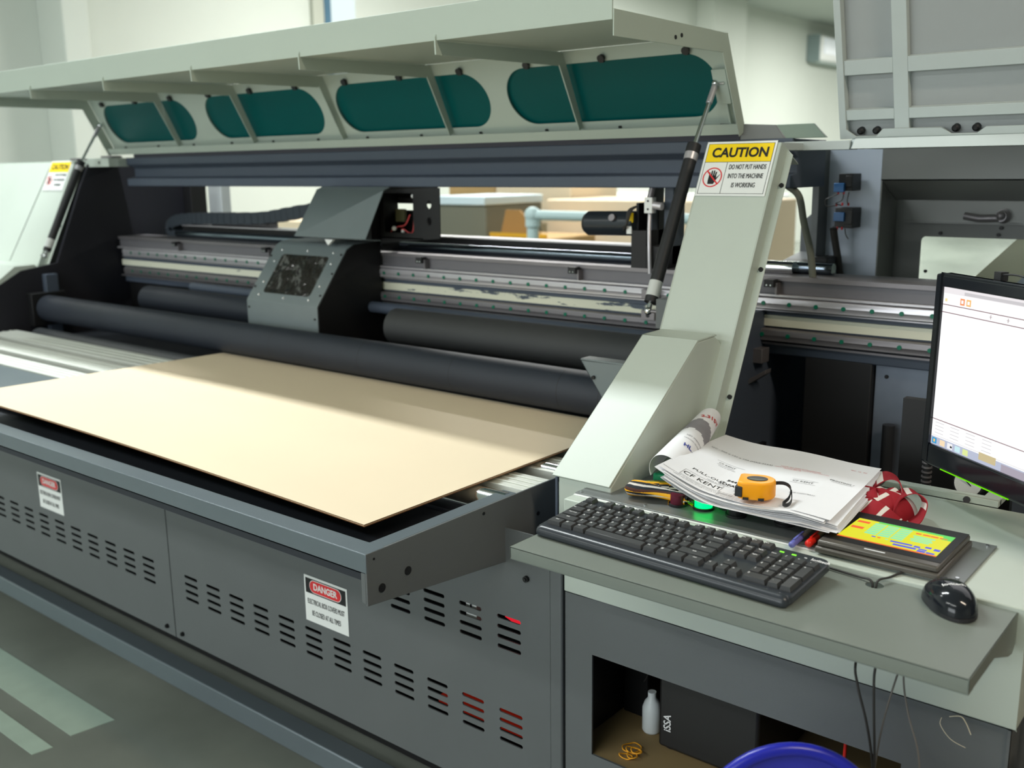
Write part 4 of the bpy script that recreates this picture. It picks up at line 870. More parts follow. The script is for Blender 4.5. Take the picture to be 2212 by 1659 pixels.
# --- sheets of paper lying over the push buttons
PC = dict(FL=(-.838, 1.412), FR=(-.540, 1.410), BR=(-.562, 1.690), BL=(-.882, 1.735))
def S(u, v, k=0, sh=(0, 0, 0)):
    c = [(1-u)*(1-v)*PC['FL'][i]+u*(1-v)*PC['FR'][i]+u*v*PC['BR'][i]+(1-u)*v*PC['BL'][i] for i in (0, 1)]
    uu, vv = min(max(u, 0), 1), min(max(v, 0), 1)
    z = .940+.022*max(0, 1-uu/.30)**1.5*(1-vv*.8)-.010*math.sin(PI*uu)*(1-vv)-.006*vv*(1-uu)-.010*max(0, uu-.8)/.2*(1-vv)+.0015*math.sin(9*uu+3*vv)
    return V((c[0]+sh[0], c[1]+sh[1], z-.0020*k))
NSH = 9
for k in range(NSH, -1, -1):
    rr = random.Random(30+k); sh = (rr.uniform(-.007, .009)+.0013*k, rr.uniform(-.007, .005)-.0006*k, 0) if k else (0, 0, 0)
    rot = rr.uniform(-.045, .045) if k else 0
    def fs(u, v, k=k, sh=sh, rot=rot):
        p = S(u, v, k, sh); p.x += -rot*(v-.5)*.3; p.y += rot*(u-.5)*.3
        p.z += .0007*math.sin(7*u+k)*(1-v) - (.006*(k/NSH)*max(0, .35-v)*(.4+u)); p.z = max(p.z, .9155+.0005*(NSH-k)); return p
    b = MB(); b.grid(fs, 26, 22, PAPER, t=.0005)
    if k == 0:
        def T(txt, sz, u, v, m=GREYINK, xs=1.0, bd=.0, al='CENTER'):
            Lu = (S(.6, v)-S(.4, v)).length/.2; Lv = (S(u, .6)-S(u, .4)).length/.2
            b.text_map(txt, sz, lambda a, c: fs(u+a/Lu, v+c/Lv)+Z*.0005, m, bold=bd, xs=xs, align=al)
        def rule(u0, v0, u1, v1, m=GREYINK, wd=.0007):
            n = max(2, int(abs(u1-u0)*40)); 
            for i in range(n):
                p = fs(u0+(u1-u0)*i/n, v0+(v1-v0)*i/n)+Z*.0006; q = fs(u0+(u1-u0)*(i+1)/n, v0+(v1-v0)*(i+1)/n)+Z*.0006; d = (q-p).normalized(); s_ = V((-d.y, d.x, 0))*wd/2; b.add([p-s_, q-s_, q+s_, p+s_], [(0, 1, 2, 3)], m)
        T('CF KENT', .019, .225, .105, INK, xs=.95); rule(.10, .150, .345, .150); rule(.10, .060, .345, .060); rule(.10, .060, .10, .150); rule(.345, .060, .345, .150)
        T('PULL-OUT', .0125, .225, .205, INK, xs=1.1); T('SOFA BED (IF', .0125, .415, .190, INK, xs=1.0, bd=.02); T('5449-253A', .011, .41, .255, INK, xs=1.1, bd=.03)
        T('MADE IN VIETNAM', .005, .30, .165); T('WARRANTY CARD TO BE KEPT WITH THE PRODUCT, CARTON AND', .0042, .22, .045); T('LABELS ARE PRINTED IN ONE COLOUR ONLY', .0042, .22, .028); T('1/1', .006, .42, .13)
        T('IMPORTANT', .0055, .48, .088, INK, bd=.03)
        for i in range(5): T('the carton must be kept dry and closed', .0042, .46, .066-.014*i)
        T('QC : 202 x 131 x 104 (MAX.253A)', .0085, .25, .655, GREYINK, xs=1.05)
        T('CF KENT', .0085, .236, .46, INK); rule(.18, .435, .29, .435, INK); rule(.16, .49, .34, .49); T('MADE IN VIETNAM', .004, .25, .415)
        T('NOTE: ALL SIZES IN MILLIMETRES', .0052, .62, .675, REDINK); T('CHECK THE PRINT BEFORE THE RUN, KEEP ONE COPY', .0042, .63, .655, REDINK); T('COLOUR RED 185', .0042, .58, .64, REDINK)
        T('CF KENT', .0095, .70, .47, INK); rule(.63, .44, .78, .44, INK); rule(.63, .50, .78, .50); T('QC  12  TC', .006, .91, .86, REDINK); T('PRINTING /', .0085, .885, .60, INK); rule(.83, .575, .95, .575, INK)
        T('SIDE CONTRAST', .006, .76, .27); rule(.52, .10, .60, .10); rule(.60, .06, .64, .13)
        tag(b.build('paper_sheet', None, None, loc=(-.7, 1.55, .90)), 'printed drawing sheet reading CF KENT on top of the paper pile', 'paper', None)
    else:
        tag(b.build('paper_sheet', None, None, loc=(-.7, 1.55, .90)), 'white sheet in the pile beneath the printed CF KENT drawing', 'paper', 'loose sheets under the printed drawing')

# --- curled sheet leaning on the pillar foot
A0, B0 = V((-.866, 1.483, .924)), V((-.912, 1.715, .966))
ax = (B0-A0).normalized(); cs1 = ax.cross(Z).normalized(); cs2 = cs1.cross(ax).normalized()
def curl(u, v):
    r = .036*(1-v)+.021*v; a = math.radians(-130+330*u)
    tip = .018*math.sin(PI*u)**2
    return A0+ax*((B0-A0).length*v-.012*(1-v)*math.cos(a)+tip*v)+cs1*r*math.cos(a)*1.0+cs2*r*math.sin(a)
def cmf(u, v):
    w_ = v-.16*math.sin((u-.2)*3.4)
    return PAPER2 if .40 < w_ < .60 else PAPER
b = MB(); b.mi(PAPER); b.grid(curl, 60, 60, None, t=.0006, mf=cmf)
def ctext(txt, sz, u, v, m, bd=.0, tilt=0.0):
    LA = (B0-A0).length
    def fn(a, c):
        a, c = a*math.cos(tilt)-c*math.sin(tilt), a*math.sin(tilt)+c*math.cos(tilt)
        v2 = v+c/LA; r = .036*(1-v2)+.021*v2; u2 = u-a/(math.radians(330)*r)
        p = curl(u2, v2); ctr = A0+ax*(p-A0).dot(ax); return p+(p-ctr).normalized()*.0015
    b.text_map(txt, sz, fn, m, bold=bd)
ctext('2.315T', .0145, .535, .84, REDINK, .03, .30)
ctext('HL', .015, .56, .27, BLUEINK, .03, .15); ctext('5484', .0085, .46, .24, BLUEINK, .02, -.9)
ctext('NET WEIGHT', .0062, .54, .42, GREYINK, 0, .0); ctext('CARTON NUMBER', .0050, .535, .37, GREYINK, 0, .0)
tag(b.build('curled_sheet', None, None, smooth=60, loc=(-.905, 1.5, .92)), 'curled paper sheet marked 2.315T leaning against the foot of the right pillar', 'paper')
b = MB(); b.box(-.905, -.872, 1.500, 1.535, .8885, .915, mat('green_tape_roll', (0, .20, .08), .4)); tag(b.build('green_box', None, None, loc=(-.89, 1.515, .8885), bevel=.004), 'small green box half hidden inside the mouth of the curled sheet', 'box')

# --- tape measure
TM = thing('tape_measure', 'orange and black tape measure with wrist strap lying on the printed sheets', 'tape measure', (-.672, 1.432, .936))
tc_ = V((-.672, 1.434, .9365)); ta = math.radians(20)
tu, tv = V((math.cos(ta), math.sin(ta), 0)), V((-math.sin(ta), math.cos(ta), 0))
def tmo(s): 
    L = []
    for i in range(20):
        a = PI/2-PI*i/19; L.append((.004+.026*math.cos(a)*s, .026*math.sin(a)*s))
    L += [(-.020*s, -.026*s), (-.028*s, -.020*s), (-.028*s, .022*s), (-.024*s, .026*s)]
    return L
b = MB(); hs = ((0, .93), (.003, 1.0), (.026, 1.0), (.0285, .93)); L0 = tmo(1); n = len(L0); P = []
for h, s_ in hs: P += [tc_+tu*a+tv*c+Z*h for a, c in tmo(s_)]
F = [(q*n+i, q*n+(i+1) % n, (q+1)*n+(i+1) % n, (q+1)*n+i) for q in range(3) for i in range(n)]+[tuple(range(n))[::-1], tuple(3*n+i for i in range(n))]
b.add(P, F, ORANGE); b.build('tape_case', None, TM, bevel=.001)
b = MB(); b.prism([tc_+tu*(.0165*math.cos(2*PI*i/30)+.001)+tv*(.0125*math.sin(2*PI*i/30))+Z*.0284 for i in range(30)], (0, 0, .0008), BLKPL)
b.prism([tc_+tu*(.014*math.cos(PI*i/15)+.001)+tv*(.0100*math.sin(PI*i/15)-.001)+Z*.0292 for i in range(30)][15:]+[], (0, 0, .0003), mat('olive_label', (.09, .10, .07), .5)); b.build('tape_label', None, TM)
b = MB(); b.prism([tc_+tu*a+tv*c+Z*.004 for a, c in ((-.0315, -.024), (-.020, -.028), (-.018, -.020), (-.030, -.010))], (0, 0, .017)); b.build('tape_lip', BLKPL, TM, bevel=.001)
b = MB()
for s_ in (-1, 1): b.obox(tc_+tu*(.012*s_-.002)-tv*.0255+Z*.0025, tu, tv, Z, .009, .004, .004)
b.build('grip_pad', BLKPL, TM)
b = MB(); sp = smoothpath([tc_+tu*.026+tv*.012+Z*.020, tc_+tu*.042+tv*.012+Z*.021, tc_+tu*.052+tv*.006+Z*.016, tc_+tu*.052-tv*.014+Z*.007, tc_+tu*.044-tv*.034+Z*.002, tc_+tu*.052-tv*.036+Z*.002, tc_+tu*.056-tv*.018+Z*.004, tc_+tu*.054+tv*.002+Z*.012], 6)
for i in range(len(sp)-1):
    d = (sp[i+1]-sp[i]); b.obox((sp[i]+sp[i+1])/2, d, Z, d.cross(Z), d.length*1.1, .0055, .0014)
b.build('wrist_strap', BLKPL, TM)

# --- striped cloth rolls
def stripe_y(u, v):
    k = int((u*1.78+.10*math.sin(v*6)) * 9) % 9
    return (YELCLOTH, BRNCLOTH, BLKCLOTH, WHTCLOTH, BLKCLOTH, YELCLOTH, WHTCLOTH, BLKCLOTH, BRNCLOTH)[k]
C0, C1 = V((-.918, 1.432, .9030)), V((-.806, 1.452, .9010))
cax = (C1-C0).normalized(); cb1 = cax.cross(Z).normalized()
def clothroll(u, v):
    a = 2*PI*u; r = .0165*(1-.25*v)*(1+.10*math.sin(3*a+4*v)); 
    if v < .08: r *= math.sqrt(max(.02, v/.08))
    r *= 1+.15*math.sin(v*7)
    return C0+cax*((C1-C0).length*v)+cb1*r*1.15*math.cos(a)+Z*r*.72*math.sin(a)+Z*.002*math.sin(v*5)
b = MB(); b.mi(YELCLOTH); b.grid(clothroll, 135, 40, None, mf=stripe_y)
rr = random.Random(5)
for i in range(26):
    a = rr.uniform(0, 2*PI); q = rr.uniform(0, .013); p = C1+cb1*q*math.cos(a)*1.1+Z*q*.7*math.sin(a); t_ = p+cax*rr.uniform(.004, .016)+cb1*rr.uniform(-.006, .006)+Z*rr.uniform(-.004, .004)
    k = [YELCLOTH, BRNCLOTH, WHTCLOTH, BLKCLOTH, YELCLOTH][i % 5]; w_ = cb1*.0028+Z*rr.uniform(-.003, .003); b.prism([p-w_, p+w_, t_+w_*1.5, t_-w_*1.2], Z*.0012, k)
b.prism([C1-cax*.035+Z*-.012, C1-cax*.018+Z*-.013+cb1*.008, C1-cax*.028-Z*.0125+cb1*.018], (0, 0, .003), YELCLOTH)
tag(b.build('striped_cloth', None, None, smooth=50, loc=(-.86, 1.44, .8885)), 'rolled yellow, brown, black and white striped cloth between keyboard and pillar foot', 'cloth')
b = MB(); D0, D1 = V((-.905, 1.475, .897)), V((-.815, 1.525, .899)); 
def roll2(u, v):
    a = 2*PI*u; dx = (D1-D0).normalized(); s_ = dx.cross(Z).normalized(); r = .012*(1+.1*math.sin(5*v)); return D0+dx*(D1-D0).length*v+s_*r*1.6*math.cos(a)+Z*r*.7*math.sin(a)
GRNCLOTH = mat('olive_fabric', (.30, .30, .02), .8)
b.mi(GRNCLOTH); b.grid(roll2, 40, 12, None, mf=lambda u, v: (GRNCLOTH, BLKCLOTH, WHTCLOTH, BLKCLOTH, YELCLOTH)[int(u*20+v*3) % 5]); tag(b.build('striped_cloth', None, None, smooth=50, loc=(-.86, 1.5, .8885)), 'olive and black striped cloth tucked behind the yellow striped one, under the papers', 'cloth')
# crimson cloth with white stripes: a heap of folded ribbon loops
def ribbon(pts, wdt, wd, mf, b, n=10, closed=False):
    P = smoothpath(pts, n, closed); W = V(wd).normalized()*wdt/2; N = len(P)
    def f(u, v):
        t = u*(N-1); i = min(int(t), N-2); p = P[i].lerp(P[i+1], t-i); return p+W*(2*v-1)+Z*.0025*math.sin(9*u+2*v)
    b.grid(f, 3*(N-1), 6, None, t=.0016, mf=mf)
b = MB(); b.mi(REDCLOTH)
rc = V((-.546, 1.602, .8885)); st = lambda ph, per=.23: (lambda u, v: WHTCLOTH if ((u+ph) % per) < per*.24 else REDCLOTH)
R_ = lambda x, y, z: rc+V((x, y, z))
def heap(u, v):
    a = 2*PI*u; r = math.cos(v*PI/2)**.6; q = 1+.10*math.sin(3*a+1)+.06*math.sin(7*a)
    return rc+V((.006+.060*r*q*math.cos(a), .004+.040*r*q*math.sin(a), .040*math.sin(v*PI/2)*(1+.12*math.sin(4*a+2*v))-.002))
b.grid(heap, 160, 12, None, mf=lambda u, v: WHTCLOTH if (u % .2) < .035 else REDCLOTH)
ribbon([R_(-.030, .030, .006), R_(-.016, .048, .034), R_(.004, .058, .050), R_(.026, .050, .046), R_(.038, .030, .022), R_(.032, .020, .004)], .070, (.35, -.9, .10), st(.10, .36), b)
ribbon([R_(-.066, -.040, .002), R_(-.048, -.026, .018), R_(-.026, -.014, .030), R_(-.006, -.018, .026), R_(.002, -.030, .006)], .044, (.45, .85, .15), st(.06, .30), b)
ribbon([R_(-.012, -.030, .003), R_(-.002, -.014, .030), R_(.020, -.004, .040), R_(.040, -.014, .024), R_(.044, -.030, .004)], .050, (.35, .9, .12), st(.16, .34), b)
ribbon([R_(.034, -.010, .004), R_(.042, .008, .034), R_(.060, .018, .044), R_(.082, .006, .034), R_(.084, -.018, .014), R_(.072, -.034, .003)], .046, (.42, -.85, .15), st(.04, .33), b)
ribbon([R_(-.044, -.050, .003), R_(-.018, -.036, .020), R_(.010, -.046, .026), R_(.036, -.046, .016), R_(.056, -.040, .004)], .034, (.25, .9, .35), st(.12, .27), b)
tag(b.build('crimson_cloth', None, None, smooth=60, loc=tuple(rc)), 'crumpled crimson cloth with white stripes behind the touch panel', 'cloth')

# --- pens beside the touch panel
def pen(nm, p, q, body, capm, lab, cap=.30, r=.0042):
    p, q = V(p), V(q); t = thing(nm, lab, 'pen', tuple(p)); d = (q-p).normalized(); L = (q-p).length
    b = MB(); b.cyl(p+d*L*cap, q, r, n=14, m=body); b.cyl(q, q+d*.004, r, r*.5, n=14, m=body); b.build('pen_barrel', None, t, smooth=40)
    b = MB(); b.cyl(p, p+d*L*cap, r*1.25, n=16, m=capm); b.sphere(p, r*1.25, capm, n=12, k=6); b.obox(p+d*L*.18+Z*r*1.5, d, d.cross(Z), Z, L*.26, .003, .0015, capm); b.build('pen_cap', None, t, smooth=40)
    b = MB(); b.cyl(p+d*L*cap, q-d*.004, r*.45, n=8); b.build('ink_tube', REDINK if capm is RCAP else BLUEINK, t)
RCAP = mat('red_pen_cap', (.75, .02, .01), .3); BCAP = mat('blue_translucent_cap', (.16, .18, .55), .25)
CLR = mat('clear_pen_barrel', (.75, .78, .62), .2, trans=.5, ior=1.3)
pen('pen', (-.563, 1.390, .8945), (-.570, 1.535, .8965), CLR, RCAP, 'ballpoint pen with red cap lying between the papers and the touch panel', .22, .0048)
pen('pen', (-.583, 1.374, .8930), (-.588, 1.520, .8965), CLR, BCAP, 'clear ballpoint pen with blue cap left of the red capped pen', .25, .0040)

# --- computer monitor (turned towards the operator, on an arm fixed to the console)
md = V((.79, -.61, 0)).normalized(); mn = V((-.61, -.79, 0)).normalized()
mo0 = V((-.517, 1.751, .948)); mup = (Z-mn*.012).normalized(); MW, MH = .470, .3255
def mp_(a, c, d=0): return mo0+md*a+mup*c+mn*d
MN = thing('computer_monitor', 'glossy black flat monitor showing a white drawing program window at the right edge', 'monitor', tuple(mp_(MW/2, 0, -.05)))
def mrect(b, a0, a1, c0, c1, d0, d1, m=None): b.prism([mp_(a0, c0, d0), mp_(a1, c0, d0), mp_(a1, c1, d0), mp_(a0, c1, d0)], mn*(d1-d0), m)
b = MB(); mrect(b, 0, .017, 0, MH, -.018, 0); mrect(b, MW-.017, MW, 0, MH, -.018, 0); mrect(b, .017, MW-.017, 0, .0355, -.018, 0); mrect(b, .017, MW-.017, MH-.0205, MH, -.018, 0); mrect(b, .004, MW-.004, .004, MH-.004, -.03, -.012)
b.build('monitor_frame', GLOSS, MN, bevel=.0035, seg=3)
b = MB(); mrect(b, .05, MW-.05, .05, MH-.05, -.055, -.03); b.build('monitor_back', BLKPL, MN, bevel=.01)
b = MB(); mrect(b, .055, .22, -.0010, .0008, -.010, .0005); b.build('edge_strip', mat('green_edge_glow', (.12, .55, .0), .3, emis=(.2, .9, 0), es=.2), MN)  # green-lit line under the bezel, its light put into colour and glow
b = MB(); scx0, scx1, scz0, scz1 = .017, MW-.017, .0355, MH-.0205
def sr(u0, u1, w0, w1, m, k=0): mrect(b, scx0+(scx1-scx0)*u0, scx0+(scx1-scx0)*u1, scz0+(scz1-scz0)*w0, scz0+(scz1-scz0)*w1, -.006+.0002*k, -.0055+.0002*k, m)
GT = emat('screen_grey', (.62, .60, .62), 1.0); DL = emat('screen_line', (.28, .18, .20), 1.0)
sr(0, 1, 0, 1, SCRW); sr(0, 1, .963, 1, emat('screen_title', (.88, .84, .86), 1.0), 1); sr(.12, .9, .966, .985, GT, 2)
for z in (.892, .845, .165): sr(0, 1, z-.0025, z+.0025, DL, 1)
sr(0, 1, .06, .062, GT, 1); sr(0, 1, 0, .052, emat('screen_taskbar', (.50, .54, .68), 1.0), 1)
sr(.008, .035, .008, .045, emat('start_orb', (.05, .35, .65), 1.0), 2); sr(.016, .026, .018, .036, emat('start_orb_light', (.9, .6, .2), 1.0), 3)
for i, c in enumerate(((.95, .75, .5), (.9, .9, .92), (.6, .85, .9), (.75, .85, .35))): sr(.055+i*.045, .085+i*.045, .008, .044, emat('task_icon_%d' % i, c, 1.0), 2)
sr(.118, .128, .018, .030, INK, 3)
for i, (a, c_, w_) in enumerate(((.28, .02, .09), (.40, .0, .12), (.55, .015, .1), (.7, 0, .3))): sr(a, a+w_, c_, c_+.045, emat('wallpaper_%d' % (i % 2), ((.62, .52, .30), (.42, .38, .45))[i % 2], 1.0), 3)
for (a, c) in ((.10, (.95, .35, .15)), (.135, (.95, .55, .2))): sr(a, a+.024, .905, .945, emat('tool_icon_%d' % int(a*100), c, 1.0), 2); sr(a+.006, a+.018, .915, .935, SCRW, 3)
sr(.012, .024, .912, .930, emat('tool_yellow', (.95, .8, .4), 1.0), 2)
for (a, z) in ((.27, .87), (.36, .87)): sr(a, a+.0016, z-.012, z+.012, DL, 2); sr(a-.006, a+.008, z-.001, z+.001, DL, 2)
for r_ in range(4):
    for i in range(4): sr(.02+.09*i, .07+.09*i, .145-.022*r_, .148-.022*r_, GT, 2)
b.build('monitor_screen', None, MN)
b = MB(); mrect(b, .12, .135, MH, MH+.014, -.03, -.016); b.tube(smoothpath([mp_(.135, MH+.010, -.02), mp_(.17, MH+.012, -.02), mp_(.22, MH+.002, -.03)]), .0015, 6); b.build('cable_clip', BLKPL, MN)
b = MB(); c = mp_(.30, .16, -.055); b.cyl(c, c-mn*.03, .02, n=20); b.cyl(c-mn*.03, c-mn*.03+V((.0, 0, -.20)), .014, n=20); b.box(c.x+.0-.03, c.x+.03, c.y+.01, c.y+.05, .8855, .895); b.tube([c-mn*.03+V((0, 0, -.19)), V((c.x+.015, c.y+.03, .892))], .014, 14); b.build('monitor_arm', BLKPL, MN, smooth=40)

# --- loose board on the feed table
def bz(x, y):
    t = max(0, min(1, (-1.215-x)/1.2)); return .866+.019*math.sin(t*PI/2)*(1-(y-1.09)/.83*.75)+.003*((y-1.09)/.83)
b = MB(); N1, N2 = 44, 24; bx0, bx1, by0, by1 = -2.785, -1.218, 1.090, 1.908
def bf(u, v): x = bx0+(bx1-bx0)*u-.004*(1-v); y = by0+(by1-by0)*v; return V((x, y, bz(x, y)))
top = [[bf(i/N1, j/N2) for i in range(N1+1)] for j in range(N2+1)]
for j in range(N2):
    for i in range(N1):
        q = [top[j][i], top[j][i+1], top[j+1][i+1], top[j+1][i]]; b.add(q, [(0, 1, 2, 3)], KRAFT); b.add([p-Z*.0048 for p in q], [(3, 2, 1, 0)], KRAFT)
edge = [top[0][i] for i in range(N1+1)]+[top[j][N1] for j in range(1, N2+1)]+[top[N2][i] for i in range(N1-1, -1, -1)]+[top[j][0] for j in range(N2-1, 0, -1)]
for i in range(len(edge)):
    p, q = edge[i], edge[(i+1) % len(edge)]
    for k, mm in ((0, KRAFT), (1, KEDGE), (2, KRAFT), (3, KEDGE)):
        h0, h1 = (.0, .0007, .0022, .0029, .0048)[k:k+2]; b.add([p-Z*h0, q-Z*h0, q-Z*h1, p-Z*h1], [(0, 1, 2, 3)], mm)
tag(b.build('corrugated_board', None, None, loc=(-2.0, 1.5, .86)), 'large flat tan corrugated cardboard sheet lying on the feed table under the roller', 'cardboard')

# --- danger stickers (parts of the machine panels)
def danger(par, x0, z0):
    W, H = .146, .112; y = YF-.0008; u, v = X, Z; b = MB()
    def q(a0, a1, c0, c1, m, k): b.box(x0+a0, x0+a1, y-k, y, z0+c0, z0+c1, m)
    q(0, W, 0, H, WHITE, .0004); q(.005, W-.005, .070, H-.006, INK, .0008)
    lo = stadium(x0+W/2, z0+.0885, .108, .031, 10); b.prism([V((a, y-.0011, c)) for a, c in lo], (0, .0004, 0), WHITE); lo = stadium(x0+W/2, z0+.0885, .105, .028, 10); b.prism([V((a, y-.0014, c)) for a, c in lo], (0, .0004, 0), RED)
    T = lambda s, sz, a, c, m, xs, bd=0: b.text(s, sz, (x0+a, y, z0+c), u, v, m, xs=xs, bold=bd, lift=.0018)
    T('DANGER', .0215, W/2, .0885, WHITE, .92, .03); T('ELECTRICAL BOX COVERS MUST', .0180, W/2, .050, INK, .475, -.008); T('BE CLOSED AT ALL TIMES', .0180, W/2, .023, INK, .475, -.008)
    b.build('danger_sign', None, par)
danger(P1, -1.736, .443); danger(P2, -3.000, .452)

# --- computer tower and bits in the equipment bay
b = MB(); b.box(-.856, -.66, 1.455, 1.90, .412, .700); PT = thing('computer_tower', 'black computer case standing in the bay under the console shelf', 'computer', (-.758, 1.68, .404)); b.build('computer_case', mat('case_black', (.014, .014, .014), .5), PT, bevel=.006)
b = MB(); b.text('iSSA', .021, (-.836, 1.4545, .464), Z, -X, LEG, bold=.02, lift=.0006, xs=.9); b.build('case_logo', LEG, PT)
b = MB()
for (x, y) in ((-.84, 1.48), (-.68, 1.48), (-.84, 1.87), (-.68, 1.87)): b.cyl((x, y, .404), (x, y, .413), .012, n=14)
b.build('case_feet', BLKPL, PT)
b = MB(); b.lathe([(.002, 0), (.015, 0), (.018, .005), (.018, .050), (.014, .062), (.008, .070), (.008, .082)], (-.897, 1.500, .404), n=28); tag(b.build('white_bottle', mat('white_bottle_plastic', (.7, .75, .76), .35), None, smooth=60, loc=(-.897, 1.50, .404)), 'small white plastic bottle beside the computer case in the bay', 'bottle')
b = MB(); b.box(-.98, -.925, 1.53, 1.90, .404, .68); tag(b.build('power_supply_box', BLACKP, None, bevel=.003, loc=(-.95, 1.7, .404)), 'black box at the left wall of the equipment bay', 'box')
b = MB(); b.tube(smoothpath([(-.895, 1.50, .69), (-.89, 1.48, .60), (-.90, 1.49, .53), (-.915, 1.50, .50)]), .0016, 6); tag(b.build('thin_cable', CABLE, None, smooth=60, loc=(-.9, 1.5, .5)), 'thin dark cable hanging inside the equipment bay', 'cable')
def band(cx, cy, rx, ry, z, ph, lab):
    b = MB(); P = [V((cx+rx*math.cos(a)*(1+.10*math.sin(2*a+ph)), cy+ry*math.sin(a)*(1+.12*math.cos(3*a+ph)), z+.0014*(1+math.sin(a*2+ph)))) for a in [2*PI*i/40 for i in range(40)]]
    b.tube(P, .0013, 8, closed=True); tag(b.build('rubber_band', RUBBAND, None, smooth=60, loc=(cx, cy, .404)), lab, 'rubber band', 'rubber bands on the shelf of the bay')
for a in ((-.893, 1.425, .016, .017, .4060, 0), (-.884, 1.416, .013, .010, .4085, 1.2), (-.876, 1.414, .010, .008, .4110, 2), (-.887, 1.395, .012, .008, .4060, .5), (-.876, 1.400, .009, .009, .4085, 2.2)):
    band(*a, 'amber rubber band in the small tangle on the shelf of the equipment bay')
b = MB(); b.tube(smoothpath([(-.50, 1.44, .70), (-.498, 1.42, .63), (-.497, 1.415, .58), (-.50, 1.42, .50)]), .0028, 8); tag(b.build('red_cable', mat('red_cable', (.6, .02, .01), .4), None, smooth=60, loc=(-.5, 1.42, .5)), 'short red cable hanging in the bay above the blue chair', 'cable')

# --- spare loops of cable under the shelf
for pts, lab in (([(-.378, 1.30, .83), (-.379, 1.25, .79), (-.388, 1.235, .72), (-.396, 1.24, .62), (-.40, 1.25, .45)], 'thin grey cable hanging under the keyboard shelf, third from the left'), ([(-.372, 1.30, .835), (-.372, 1.26, .80), (-.36, 1.25, .75), (-.340, 1.24, .70), (-.335, 1.24, .62), (-.34, 1.25, .45)], 'thin grey cable bowing out to the right under the keyboard shelf')):
    b = MB(); b.tube(smoothpath(pts), .0013, 8); tag(b.build('hanging_cable', mat('grey_cable', (.12, .11, .10), .5), None, smooth=60, loc=pts[-1]), lab, 'cable')
b = MB(); b.tube(smoothpath([(-.335, 1.355, .705), (-.32, 1.352, .712), (-.312, 1.350, .706), (-.305, 1.352, .690)]), .0007, 5); b.tube(smoothpath([(-.345, 1.355, .700), (-.345, 1.352, .69), (-.33, 1.35, .675), (-.31, 1.352, .668)]), .0004, 5); tag(b.build('loose_thread', mat('pale_fibre', (.6, .55, .42), .8), None, loc=(-.33, 1.35, .70)), 'frayed pale thread stuck at the lower edge of the light console band', 'thread')

# --- blue plastic chair standing in front of the console
CC = V((-.447, 1.080, 0)); cu3 = rt.copy(); cu3.z = 0; cu3.normalize(); cv3 = V((fw.x, fw.y, 0)).normalized()
CH = thing('plastic_chair', 'blue plastic chair in front of the console, only the top of its backrest in view', 'chair', (CC.x+.1, CC.y-.1, 0))
def backf(u, v):
    a = (u-.5)*2; x = .185*a; top_ = .748-.14*a*a-.15*a**4; z = .36+(top_-.36)*v
    return CC+cu3*x+cv3*(.030*a*a*-1+.05*(1-v)-.0)+Z*z
b = MB(); b.grid(backf, 28, 16, BLUEPL, t=.005); b.build('chair_back', None, CH, smooth=60)
b = MB(); rim = [backf(.0, v/8) for v in range(8)]+[backf(u/30, 1) for u in range(31)]+[backf(1, 1-v/8) for v in range(1, 9)]; b.tube(rim, .0085, 12); b.build('chair_back_rim', mat('deep_blue_rim', (.015, .02, .36), .3), CH, smooth=60)
b = MB(); sc0 = CC+cv3*.14
def seatf(u, v): return sc0+cu3*(u-.5)*.30+cv3*(v-.5)*.22+Z*(.38-.012*math.sin(PI*u)*math.sin(PI*v))
b.grid(seatf, 12, 12, BLUEPL, t=.006); b.build('seat', None, CH, smooth=60)
for i in (-1, 1):
    for j in (-1, 1):
        p = sc0+cu3*.13*i+cv3*.09*j; b = MB(); b.cyl(V((p.x, p.y, .376)), V((p.x+.02*i, p.y, 0)), .018, .014, n=14); b.build('leg', BLUEPL, CH, smooth=40)
# --- patterned bag at the right
def spots():
    mt = bpy.data.materials.new('tan_and_black_patterned_cloth'); mt.use_nodes = True; nt = mt.node_tree; bs = nt.nodes['Principled BSDF']
    tc = nt.nodes.new('ShaderNodeTexCoord'); vo = nt.nodes.new('ShaderNodeTexVoronoi'); vo.feature = 'DISTANCE_TO_EDGE'; vo.inputs['Scale'].default_value = 42
    r = nt.nodes.new('ShaderNodeValToRGB'); r.color_ramp.elements[0].position = .07; r.color_ramp.elements[1].position = .10; r.color_ramp.elements[0].color = (.02, .01, .01, 1); r.color_ramp.elements[1].color = (.75, .48, .28, 1)
    nt.links.new(tc.outputs['Object'], vo.inputs['Vector']); nt.links.new(vo.outputs['Distance'], r.inputs[0]); nt.links.new(r.outputs[0], bs.inputs['Base Color']); bs.inputs['Roughness'].default_value = .8; return mt
b = MB(); b.sphere((-.160, 1.36, .60), .085, None, 1.0, .8, 1.6, 24, 16); b.tube(smoothpath([(-.20, 1.40, .70), (-.22, 1.42, .78), (-.235, 1.45, .80)]), .004, 6)
tag(b.build('patterned_bag', spots(), None, smooth=60, loc=(-.16, 1.36, .5)), 'tan and black patterned cloth bag hanging at the right end of the console', 'bag')

